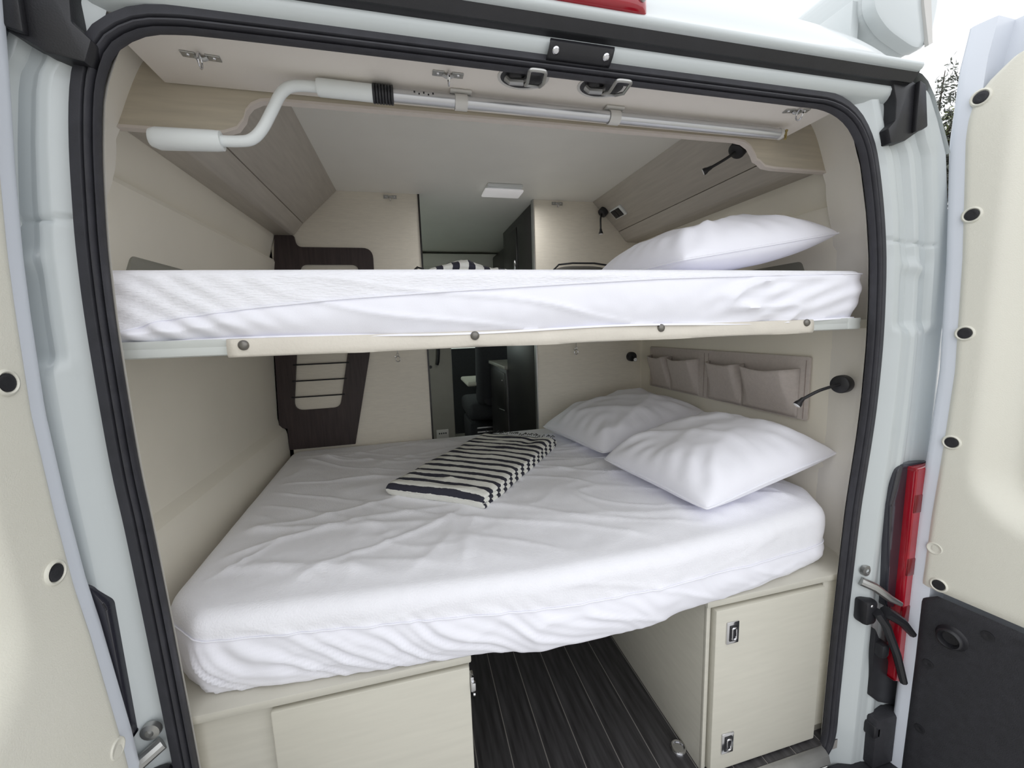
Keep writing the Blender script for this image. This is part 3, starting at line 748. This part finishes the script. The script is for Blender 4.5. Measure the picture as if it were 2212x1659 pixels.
pillow('plump white pillow at the front right of the lower bed', (.612, .335, .772), .47, .545, .20, rot(R_(98), 0, R_(-8)), 4.2)
pillow('white pillow on the upper bunk propped against the right wall', (.560, .34, 1.410), .46, .54, .185, rot(R_(94), 0, R_(-9)), 7.7)

# ------------------------------------------------------------------ folded striped throws
def throw(label, loc, rz, L, W, layers, tk, crest=0, fringe=True, seed=0):
    T = bpy.data.objects.new('striped_throw', None); COL.objects.link(T); T.location = loc; T.rotation_euler = (0, 0, rz); T.empty_display_size = .05
    tag(T, label, 'blanket', 'folded striped throws')
    H = tk*layers; n1 = 40; nv = 120; att = []; b = MB(); rows = []
    sec = []
    for i in range(n1+1): sec.append((-1+2*i/n1, 1.0, 0))
    for i in range(1, 24): sec.append((1, 1-2*i/24, 1))
    for i in range(n1+1): sec.append((1-2*i/n1, -1.0, 0))
    for i in range(1, 24): sec.append((-1, -1+2*i/24, -1))
    for j in range(nv+1):
        v = math.sin(PI/2*(-1+2*j/nv)); d = (1-abs(v))*L/2; rr2 = H*.5
        e = math.sqrt(max(0, 1-(1-min(1, d/rr2))**2)) if d < rr2 else 1.0
        e = max(e, .02); row = []; al = math.asin(max(0, min(1, 1-d/rr2))) if d < rr2 else 0; ys = L/2-rr2
        for (u, w, sd_) in sec:
            zc = (w+1)/2
            lobe = abs(math.sin(PI*layers*zc))**.6
            x = u*(W/2-.010) + sd_*(.003+.0075*lobe) + .004*math.sin(v*7+seed)*(.4+.6*zc)
            edge = sm(1, .93, abs(u)) if sd_ == 0 else 0
            y = v*L/2 + .010*math.sin(u*2.0+.5) - .012*zc*(1 if v > .5 else 0)*0
            z = H/2 + (w*H/2)*e*(.90+.10*edge if w > 0 else 1)
            if w > .5 and sd_ == 0:
                z += (.0035*fbm((x*2.2, y*5, seed), 4, 3) + .003*ridge((x, y*1.4, seed), .25, 9, 4, 2.7+seed))*e
                z += .006*sm(.55, .95, u)*math.exp(-((v-.72)/.16)**2) - .007*math.exp(-((u-.55)/.16)**2)*math.exp(-((v-.70)/.2)**2)
            if crest: z += crest*math.exp(-((v-.25)/.45)**2)*(1-.3*u*u)*zc + .006*fbm((x, y, seed), 14, 3)*zc
            row.append((x, y, max(.001, z)))
            st = v*L/2 if d >= rr2 else math.copysign(ys + rr2*(al if w >= 0 else PI-al), v)
            att.append(st + ys + rr2*PI/2 + 20*.0495 - .004)
        rows.append(row)
    b.loft(rows, True, True); o = b.build('folded_cloth', STRIPE, None, 70); o.parent = T
    at_ = o.data.attributes.new('stripe', 'FLOAT', 'POINT'); at_.data.foreach_set('value', att)
    if fringe:
        b = MB()
        for i in range(34):
            x = -W/2*.95 + W*.95*i/33; z = tk*layers+.002+random.uniform(-.004, .004)
            a = random.uniform(-.8, .8)
            b.tube([(x, L/2-.01, z), (x+.008*a, L/2+.006, z+random.uniform(0, .006)), (x+.016*a, L/2+.016, z-.004)], .0016, 5)
        o = b.build('fringe', SMOKE if False else KITCH, None, 80); o.parent = T
    return T
throw('black and white striped throw folded flat on the lower bed', (-.098, .682, .693), R_(-38.5), .66, .345, 3, .0165)
throw('black and white striped throw bunched on the upper bunk', (-.14, .62, 1.338), R_(96), .34, .26, 4, .016, .035, True, 3)
# dark soft bag on the upper bunk
bag = empty('bag', (.42, 1.0, 1.338), 'dark grey soft bag lying at the far end of the upper bunk', 'bag')
b = MB(); rows = []
for j in range(17):
    v = -1+2*j/16; row = []
    for i in range(24):
        a = 2*PI*i/24; cu, su = math.cos(a), math.sin(a); e = (1-abs(v)**3.5)**.4 if abs(v) < 1 else .02
        row.append((.43+v*.16, 1.02+.12*math.copysign(abs(cu)**.7, cu)*max(.05, e), 1.338+.075+.075*math.copysign(abs(su)**.7, su)*max(.05, e)))
    rows.append(row)
b.loft(rows, True, True); b.build('body', FABG, bag, 70)
MB().tube([(.28, .93, 1.46), (.30, .91, 1.482), (.36, .90, 1.487), (.46, .90, 1.487), (.56, .915, 1.478), (.58, .93, 1.46)], .004, 8).build('zip', BLACKP, bag)

# ------------------------------------------------------------------ dark wood panel with bars on the partition
dp = empty('slatted_panel', (-.70, 1.24, .7), 'dark wenge panel with a tapering barred cut-out on the partition wall', 'panel')
outer = fillet([(-.884, 1.652), (-.808, 1.652), (-.800, 1.603), (-.482, 1.603), (-.484, 1.50), (-.532, 1.117), (-.63, .69), (-.918, .69), (-.918, .792), (-.951, .80), (-.936, 1.136), (-.8965, 1.555)], [.003, .01, .055, .045, 0, 0, 0, 0, .003, .003, 0, .02])
hole = fillet([(-.792, 1.528), (-.545, 1.528), (-.682, .873), (-.882, .873)], [.03, .03, .04, .04])
plate('panel_board', outer, [hole], 1.2375, 1.2495, DARKW, dp)
for k in range(8):
    z = .935+.0745*k; t = (z-.873)/(1.528-.873)
    MB().tube([(-.882+.09*t-.012, 1.2365, z), (-.682+.137*t+.012, 1.2365, z)], .0032, 8).build('bar', BLACKP, dp)

# ------------------------------------------------------------------ crank and header fittings
cr = empty('awning_crank', (0, .12, 1.66), 'long awning winding crank with white handle clipped under the soffit', 'crank')
YC = .115
MB().tube([(-.758, YC, 1.573), (-.748, YC, 1.572), (-.66, YC, 1.5745), (-.648, YC, 1.575)], [.015, .0185, .0175, .0165], 18).build('handle_grip', PVCW, cr)
path = catmull([(-.652, YC, 1.575), (-.625, YC, 1.576), (-.600, YC, 1.581), (-.580, YC, 1.600), (-.560, YC, 1.633), (-.542, YC, 1.664), (-.524, YC, 1.678), (-.500, YC, 1.682), (-.47, YC, 1.682)], 6)
MB().tube(path, .0095, 14).build('bent_arm', PVCW, cr)
MB().tube([(-.478, YC, 1.682), (-.474, YC, 1.682), (-.378, YC, 1.681)], [.014, .0155, .0155], 18).build('swivel_sleeve', PVCW, cr)
gr = MB(); 
for k in range(7):
    x = -.378+.0056*k; gr.tube([(x, YC, 1.681), (x+.001, YC, 1.681), (x+.0045, YC, 1.681), (x+.0056, YC, 1.681)], [.0155, .0172, .0172, .0155], 18)
gr.build('black_collar', BLACKP, cr)
MB().tube([(-.340, YC, 1.681), (.596, YC, 1.680)], .0118, 20).build('rod', ALU, cr)
MB().tube([(.590, YC, 1.680), (.598, YC, 1.680), (.600, YC, 1.680)], [.0128, .0128, .010], 18).build('end_cap', PVCG, cr)
hk = MB(); hk.tube([(.60, YC, 1.680), (.612, YC, 1.680)], .003, 8); hk.tube([(.612, YC, 1.691), (.614, YC, 1.688), (.614, YC, 1.672), (.612, YC, 1.669)], .0028, 8); hk.tube([(.617, YC, 1.691), (.615, YC, 1.687)], .003, 8); hk.tube([(.606, YC-.006, 1.680), (.606, YC+.006, 1.680)], .003, 8)
hk.build('hook_tip', BRASS, cr)
for i in range(5):
    MB().box((-.300+.009*i, YC-.0122, 1.684-.003*(i % 2)), (-.297+.009*i, YC-.0112, 1.687-.003*(i % 2))).build('lock_mark', BLACKP, cr)
for x, lab in ((-.206, 'left'), (.137, 'right')):
    c = empty('crank_clip', (x, YC, 1.70), 'pale plastic clip holding the crank rod, %s one of two' % lab, 'clip', 'crank clips')
    MB().box((x-.022, YC-.013, 1.694), (x+.022, YC+.012, 1.6995), .002).build('base', PVCG, c)
    g = MB(); rows = []
    for a in range(-60, 241, 15):
        t = R_(a+90); rows.append([(x-.0125, YC+.0128*math.cos(t), 1.680+.0128*math.sin(t)), (x+.0125, YC+.0128*math.cos(t), 1.680+.0128*math.sin(t)), (x+.0125, YC+.0148*math.cos(t), 1.680+.0148*math.sin(t)), (x-.0125, YC+.0148*math.cos(t), 1.680+.0148*math.sin(t))])
    g.loft(rows, True, True); g.build('jaw', PVCG, c)
def hook_plate(x, y, z, label, rz=0, wallm=False):
    h = empty('eyelet_bracket', (x, y, z), label, 'hook', 'net eyelet brackets')
    M = Matrix.Translation((x, y, z)) @ Matrix.Rotation(rz, 4, 'Z')
    if wallm: M = M @ Matrix.Rotation(PI/2, 4, 'X') @ Matrix.Rotation(PI, 4, 'Y')
    def T(pts): return [tuple(M @ Vector(p)) for p in pts]
    b = MB()
    for s in (-1, 1):
        bmx = bmesh.new(); bmesh.ops.create_cube(bmx, size=1); bmesh.ops.scale(bmx, vec=(.022, .016, .002), verts=bmx.verts); bmesh.ops.bevel(bmx, geom=bmx.edges[:], offset=.0006, segments=1, affect='EDGES')
        bmesh.ops.translate(bmx, vec=(s*.018, 0, -.0012), verts=bmx.verts); b.bm(bmx, M)
    b.tube(T([(-.009, 0, -.002), (-.004, 0, -.005), (.004, 0, -.005), (.009, 0, -.002)]), .004, 8); b.build('plate', STEEL, h)
    for s in (-1, 1):
        c = M @ Vector((s*.019, 0, -.002)); ax = (M.to_3x3() @ Vector((0, 0, -1)))
        MB().disc(c, ax, [(.0038, 0), (.003, .0015), (.001, .002)], 10).build('screw', CHROME, h)
    ring = [(.0, -.010+.011*math.cos(a), -.014+.011*math.sin(a)) for a in [2*PI*i/20 for i in range(21)]]
    MB().tube(T(ring), .0017, 8, False).build('ring', CHROME, h)
    return h
hook_plate(-.655, .088, 1.70, 'steel eyelet bracket at the left end of the soffit', R_(6))
hook_plate(-.236, .060, 1.70, 'steel eyelet bracket in the middle of the soffit', 0)
hook_plate(.570, .048, 1.70, 'steel eyelet bracket at the right end of the soffit', R_(-12))
hook_plate(-.389, YB-.001, 1.832, 'tiny eyelet bracket at the ceiling left of the doorway', 0, True)
hook_plate(.423, YB-.001, 1.834, 'tiny eyelet bracket at the ceiling right of the doorway', 0, True)
for x, lab in ((-.092, 'left'), (.073, 'right')):
    c = empty('door_catch', (x, .045, 1.70), 'oval recessed catch with wire loop in the soffit, %s of the pair' % lab, 'catch', 'wire loop catches')
    b = MB(); el = lambda r, z: [(x+.051*r*math.cos(2*PI*k/32), .044+.039*r*math.sin(2*PI*k/32), z) for k in range(32)]
    b.loft([el(1, 1.7003), el(1, 1.6985), el(.93, 1.6983), el(.88, 1.6995)], True); b.build('rim', PVCG, c, 60)
    b = MB(); b.loft([el(.89, 1.6992), el(.5, 1.6994), el(.02, 1.6994)], True); b.build('recess', BLACKP, c, 60)
    b = MB(); b.tube([(x-.034, .045, 1.696), (x-.028, .042, 1.689), (x-.004, .040, 1.689), (x+.002, .045, 1.696)], .0065, 10); b.build('barrel', STEEL, c)
    lp = fillet([(0, 0), (.030, 0), (.030, .055), (.030, .104), (0, .104), (0, .055)], [.003, .003, 0, .009, .009, 0], 4)
    pts = [(x+.006+p[0]-p[1]*.21, .054-p[1], interp([(0, 1.692), (.05, 1.667), (.104, 1.659)], p[1])) for p in lp]
    MB().tube(pts[len(pts)//8:]+pts[:len(pts)//8+1], .0032, 8, False).build('wire_loop', STEEL, c)

# ------------------------------------------------------------------ reading lamps
def lamp(label, base, axis, pts, lens_dir, r=.026):
    L = empty('reading_lamp', base, label, 'lamp', 'black gooseneck reading lamps')
    ax = Vector(axis).normalized(); c = Vector(base)
    MB().disc(c, ax, [(r, 0), (r, .020), (r*.94, .0245), (r*.85, .026), (.001, .026)], 28).build('base', BLACKP, L, 40)
    path = catmull([c+ax*.024] + [Vector(p) for p in pts], 8)
    MB().tube(path, .0045, 10).build('gooseneck', BLACKP, L)
    e = path[-1]; d = Vector(lens_dir).normalized()
    MB().disc(e-d*.004, d, [(.005, 0), (.006, .004), (.007, .012), (.0105, .020), (.011, .026), (.010, .027)], 18); hd_ = MB().disc(e-d*.004, d, [(.005, 0), (.006, .004), (.007, .012), (.0105, .020), (.011, .026), (.010, .027)], 18).build('head', BLACKP, L)
    MB().disc(e-d*.004, d, [(.010, .0262), (.009, .0285), (.001, .029)], 18).build('lens', FABRICP, hd_)
    return L
lamp('black gooseneck lamp on the right lining beside the felt pockets', (.874, .118, 1.028), (-1, -.25, 0), [(.80, .128, 1.012), (.765, .150, .985)], (-.55, .15, -.65))
lamp('black gooseneck lamp on the right overhead cupboard behind the valance', (.708, .366, 1.7615), (-.695, 0, -.719), [(.668, .385, 1.728), (.640, .414, 1.712)], (-.6, .5, -.35))
lamp('small black gooseneck lamp on the cupboard beside the switch panel', (.668, 1.215, 1.800), (-.695, 0, -.719), [(.636, 1.195, 1.752), (.634, 1.19, 1.700)], (0, -.15, -1), .024)
lamp('small black lamp in the far right corner above the lower pillows', (.842, 1.249, 1.040), (0, -1, 0), [(.835, 1.20, 1.03)], (-.2, -1, -.1), .026)
# switch panel on the cupboard
sw = empty('switch_panel', (.67, 1.08, 1.79), 'white framed double switch panel on the right overhead cupboard', 'switch')
Mx = Matrix.Translation((.698, 1.125, 1.770)) @ Matrix.Rotation(R_(44), 4, 'Y').to_4x4()
MB().box((-.028, -.052, -.007), (.028, .052, .004), .003, 2, Mx).build('frame', PVCW, sw)
for k in (-1, 1): MB().box((-.022, .003 if k > 0 else -.035, -.011), (.022, .041 if k > 0 else -.001, -.004), .002, 2, Mx).build('rocker', BLACKP, sw)

# ------------------------------------------------------------------ felt pocket organiser on the right wall
po = empty('pocket_organiser', (.895, .7, .9), 'taupe felt organiser with four pockets on the right wall', 'organiser')
MB().prism(rrect(.243, .888, 1.14, 1.097, .006), .8955, .9035, 'yz', .001).build('backing', POCKETM, po)
for y0, y1, out in ((.275, .505, .052), (.512, .69, .042), (.755, .955, .05), (.962, 1.125, .045)):
    rows = []
    for j in range(13):
        t = j/12; z = .893+.164*t; row = []
        for i in range(25):
            s = i/24; y = y0+(y1-y0)*s
            e = sm(0, .14, s)*sm(1, .86, s); bulge = out*(.25*math.sin(PI*t*.6)+.75*t**1.4)*e
            zz = z - .014*math.sin(PI*s)*t*t + .004*t*fbm((y, 0, 1), 14, 2)
            row.append((.8948-bulge - .001*fbm((y, z, 3), 20, 2), y, zz))
        rows.append(row)
    o = MB().loft(rows, False).build('pocket', POCKETM, po, 60)
    md = o.modifiers.new('solid', 'SOLIDIFY'); md.thickness = .0025
for yy in (.255, .725, .70):
    MB().box((.8942, yy-.0008, .893), (.8958, yy+.0008, 1.085)).build('stitch_line', POCKETD, po)

# ------------------------------------------------------------------ ceiling light, snap hooks
cl = empty('ceiling_light', (.115, 1.09, 1.83), 'small white square light box under the ceiling', 'light')
MB().box((.030, 1.05, 1.835), (.190, 1.16, 1.8495), .004).build('base', PVCW, cl)
MB().box((.022, 1.075, 1.826), (.200, 1.175, 1.836), .004).build('diffuser', DIFFUSER, cl)
ld_ = bpy.data.lights.new('added_interior_fill', 'AREA'); ld_.shape = 'RECTANGLE'; ld_.size = .17; ld_.size_y = .09; ld_.energy = .85; ld_.color = (1, .985, .96)  # added fill that lifts the bunk area, placed at the unlit light box
lo_ = bpy.data.objects.new('added_interior_fill', ld_); COL.objects.link(lo_); lo_.location = (.111, 1.125, 1.824); lo_.parent = cl; lo_.matrix_parent_inverse = Matrix.Translation(-cl.location)
for x, z, lab in ((-.404, 1.10, 'left'), (.506, 1.092, 'right')):
    s = empty('snap_hook', (x, YB-.03, z), 'chrome snap hook hanging below the bunk, %s of the doorway' % lab, 'hook', 'chrome snap hooks')
    MB().tube([(x+.010*math.sin(a), YB-.03, z-.010+.013*math.cos(a)) for a in [2*PI*i/20 for i in range(20)]], .0022, 8).build('hook', CHROME, s)
    MB().tube([(x+.005*math.sin(a), YB-.03, z+.010+.007*math.cos(a)) for a in [2*PI*i/16 for i in range(17)]], .0018, 8, False).build('swivel', CHROME, s)
    MB().tube([(x, YB-.03, z+.016), (x, YB-.04, z+.12)], .0016, 6).build('cord', STEEL, s)
    MB().tube([(x-.008, YB-.03, z+.002), (x-.015, YB-.032, z+.004)], .0014, 6).build('lever', CHROME, s)

# ------------------------------------------------------------------ living area seen through the doorway
gp = empty('cabinet_partition', (-.3, 1.9, 0), 'grey half-height panel left inside the doorway with black handle', 'panel')
MB().box((-.55, 1.88, 0), (-.088, 1.92, 1.40), .012).build('board', GREYP, gp)
MB().tube([(-.172, 1.868, 1.12), (-.174, 1.862, 1.07), (-.18, 1.862, 1.02), (-.186, 1.868, 1.0)], .011, 8).build('handle', BLACKP, gp)
MB().disc((-.228, 1.879, .985), (0, -1, 0), [(.010, 0), (.008, .006), (.001, .008)], 12).build('knob', BLACKP, gp)
so2 = MB().box((-.215, 1.874, .50), (-.135, 1.881, .565), .003).build('socket', PVCG, gp)
for i in range(4): MB().box((-.20+.014*i, 1.8725, .535), (-.191+.014*i, 1.8745, .545)).build('socket_slot', BLACKP, so2)
tk = empty('tall_cabinet', (.6, 1.4, 0), 'tall black-brown cabinet right inside the doorway', 'cabinet')
MB().box((.300, 1.28, 0), (.90, 1.95, 1.845), .003).build('body', KITCH, tk)
MB().box((.296, 1.60, 1.12), (.301, 1.93, 1.80), .002).build('door', KITCH, tk)
MB().box((.291, 1.63, 1.56), (.297, 1.66, 1.62), .002).build('latch', CHROME, tk)
kb = empty('kitchen_unit', (.6, 2.2, 0), 'low black-brown kitchen unit beyond the tall cabinet', 'cabinet')
MB().box((.292, 1.955, 0), (.90, 2.55, .93), .003).build('body', KITCH, kb)
MB().box((.280, 1.955, .93), (.90, 2.56, .955), .004).build('worktop', GREYP, kb)
MB().box((.287, 2.0, .62), (.293, 2.5, .90), .002).build('drawer', KITCH, kb)
MB().tube([(.283, 2.02, .63), (.283, 2.2, .61)], .003, 6).build('bar_handle', STEEL, kb)
MB().disc((.287, 2.08, .84), (-1, 0, 0), [(.008, 0), (.006, .006), (.001, .007)], 10).build('knob', CHROME, kb)
uc = empty('wall_cupboard', (.6, 2.2, 1.4), 'dark wall cupboard above the kitchen unit', 'cupboard')
MB().box((.36, 1.955, 1.45), (.90, 2.6, 1.80), .003).build('body', KITCH, uc)
MB().box((.355, 1.96, 1.46), (.361, 2.59, 1.79), .002).build('door', KITCH, uc)
st = empty('cab_seat', (.42, 3.05, 0), 'dark cab seat with pale panels seen through the doorway', 'seat')
MB().box((.14, 2.85, .02), (.62, 3.35, .36), .02).build('pedestal', SEATM, st)
MB().box((.12, 2.72, .40), (.62, 3.35, .56), .05, 3).build('cushion', SEATM, st)
MB().box((.11, 2.70, .72), (.30, 3.20, .76), .018, 3).build('armrest', SEATL, st)
Ms = Matrix.Translation((.40, 2.74, .55)) @ Matrix.Rotation(R_(9), 4, 'X')
MB().box((-.21, -.07, 0), (.21, .07, .72), .05, 3, Ms).build('backrest', SEATM, st)
MB().box((-.16, -.06, .74), (.16, .06, .95), .05, 3, Ms).build('headrest', SEATM, st)
MB().tube([(.30, 2.74, .60), (.30, 2.66, .60)], .05, 18).build('recliner_knob', BLACKP, st)
for i in range(6): MB().box((.20, 2.838, .10+.04*i), (.54, 2.852, .118+.04*i), .003).build('vent_slat', STEEL, st)
sh = empty('overcab_shelf', (0, 2.62, 1.70), 'pale overcab shelf with slotted grille above the cab', 'shelf')
MB().box((-.88, 2.62, 1.72), (.88, 2.66, 1.83), .008).build('fascia', CEILM, sh)
MB().box((-.86, 2.60, 1.705), (.86, 3.3, 1.722), .004).build('shelf_board', CEILM, sh)
for i in range(44): MB().box((-.40+.019*i, 2.585, 1.640), (-.388+.019*i, 2.600, 1.700)).build('grille_slat', PVCG, sh)
MB().box((-.41, 2.584, 1.630), (.45, 2.602, 1.641), .002).build('grille_rail', PVCW, sh)

# ------------------------------------------------------------------ awning on the roof side
aw = empty('awning', (1.1, .2, 2.0), 'white roof awning cassette above the right rear corner', 'awning')
prf = [tuple(p) for p in catmull([Vector(p) for p in ((.985, 2.20), (.975, 2.09), (1.02, 2.035), (1.09, 2.005), (1.15, 1.992), (1.19, 2.015), (1.21, 2.08), (1.212, 2.15), (1.19, 2.225), (1.11, 2.262), (1.03, 2.245))], 6, True)]
MB().prism(prf, .215, 3.4, 'xz', .002).build('cassette', PAINT, aw, 40)
cx_, cz_ = 1.10, 2.12
cap = [[(cx_+(x-cx_)*k, y, cz_+(z-cz_)*k) for x, z in prf] for k, y in ((1.03, .225), (1.03, .205), (1.0, .195), (.9, .19), (.02, .188))]
MB().loft(cap, True).build('end_cap', PAINT, aw, 40)
rb = [[(x, y, z) for x, z in ((1.13, 2.255), (1.16, 2.255), (1.165, 2.12), (1.19, 2.0), (1.175, 1.992), (1.14, 2.1))] for y in (.182, .192)]
MB().loft(rb, True, True).build('cap_rib', PVCG, aw, 40)
bk = MB(); bk.box((.90, .24, 1.985), (1.0, .34, 2.01), .004); bk.box((.955, .24, 1.985), (.985, .34, 2.12), .004); bk.box((.88, .24, 1.86), (.91, .34, 2.01), .004)
bk.build('roof_bracket', PAINT, aw)

# ------------------------------------------------------------------ tree beyond
tr = empty('tree', (20.9, 12, -.6), 'grey-green leafy tree standing far behind the right door', 'tree')
b = MB(); rt = random.Random(3)
b.tube([(20.9, 12, -.6), (21.0, 12, 3), (20.8, 12.1, 7.0)], [.35, .28, .18], 10)
tips = []
for k in range(70):
    a = rt.uniform(0, 2*PI); el = rt.uniform(-.1, 1.35); L = rt.uniform(2.0, 4.2); s_ = Vector((20.85, 12.05, rt.uniform(4.4, 7.2)))
    d = Vector((math.cos(a)*math.cos(el), math.sin(a)*math.cos(el), math.sin(el)))
    p1 = s_+d*L*.5+Vector((rt.uniform(-.2, .2), rt.uniform(-.2, .2), .2)); p2 = s_+d*L
    b.tube([s_, p1, p2], [.08, .04, .012], 6); tips.append((s_, p1, p2))
b.build('trunk', BARK, tr)
LV = {0: ([], []), 1: ([], [])}
for (s_, p1, p2) in tips:
    for c_ in range(15):
        t = rt.uniform(.4, 1.05); q = s_.lerp(p1, t*2) if t < .5 else p1.lerp(p2, (t-.5)*2)
        q = q+Vector((rt.gauss(0, .26), rt.gauss(0, .26), rt.gauss(0, .2)))
        v, f = LV[1 if (q-Vector((21.3, 12, 8.6))).length < .95 else 0]
        for l_ in range(18):
            c = q+Vector((rt.gauss(0, .16), rt.gauss(0, .16), rt.gauss(0, .12)))
            ax = Vector((rt.gauss(0, 1), rt.gauss(0, 1), rt.gauss(0, 1))).normalized(); bx_ = ax.orthogonal().normalized(); n0 = len(v)
            v += [tuple(c-ax*.11), tuple(c+bx_*.045), tuple(c+ax*.11), tuple(c-bx_*.045)]; f.append((n0, n0+1, n0+2, n0+3))
for k, nm, mt in ((0, 'foliage', LEAF), (1, 'young_foliage', LEAFY)):
    if LV[k][1]:
        me = bpy.data.meshes.new(nm); me.from_pydata(LV[k][0], [], LV[k][1]); link(nm, me, mt, tr, None)
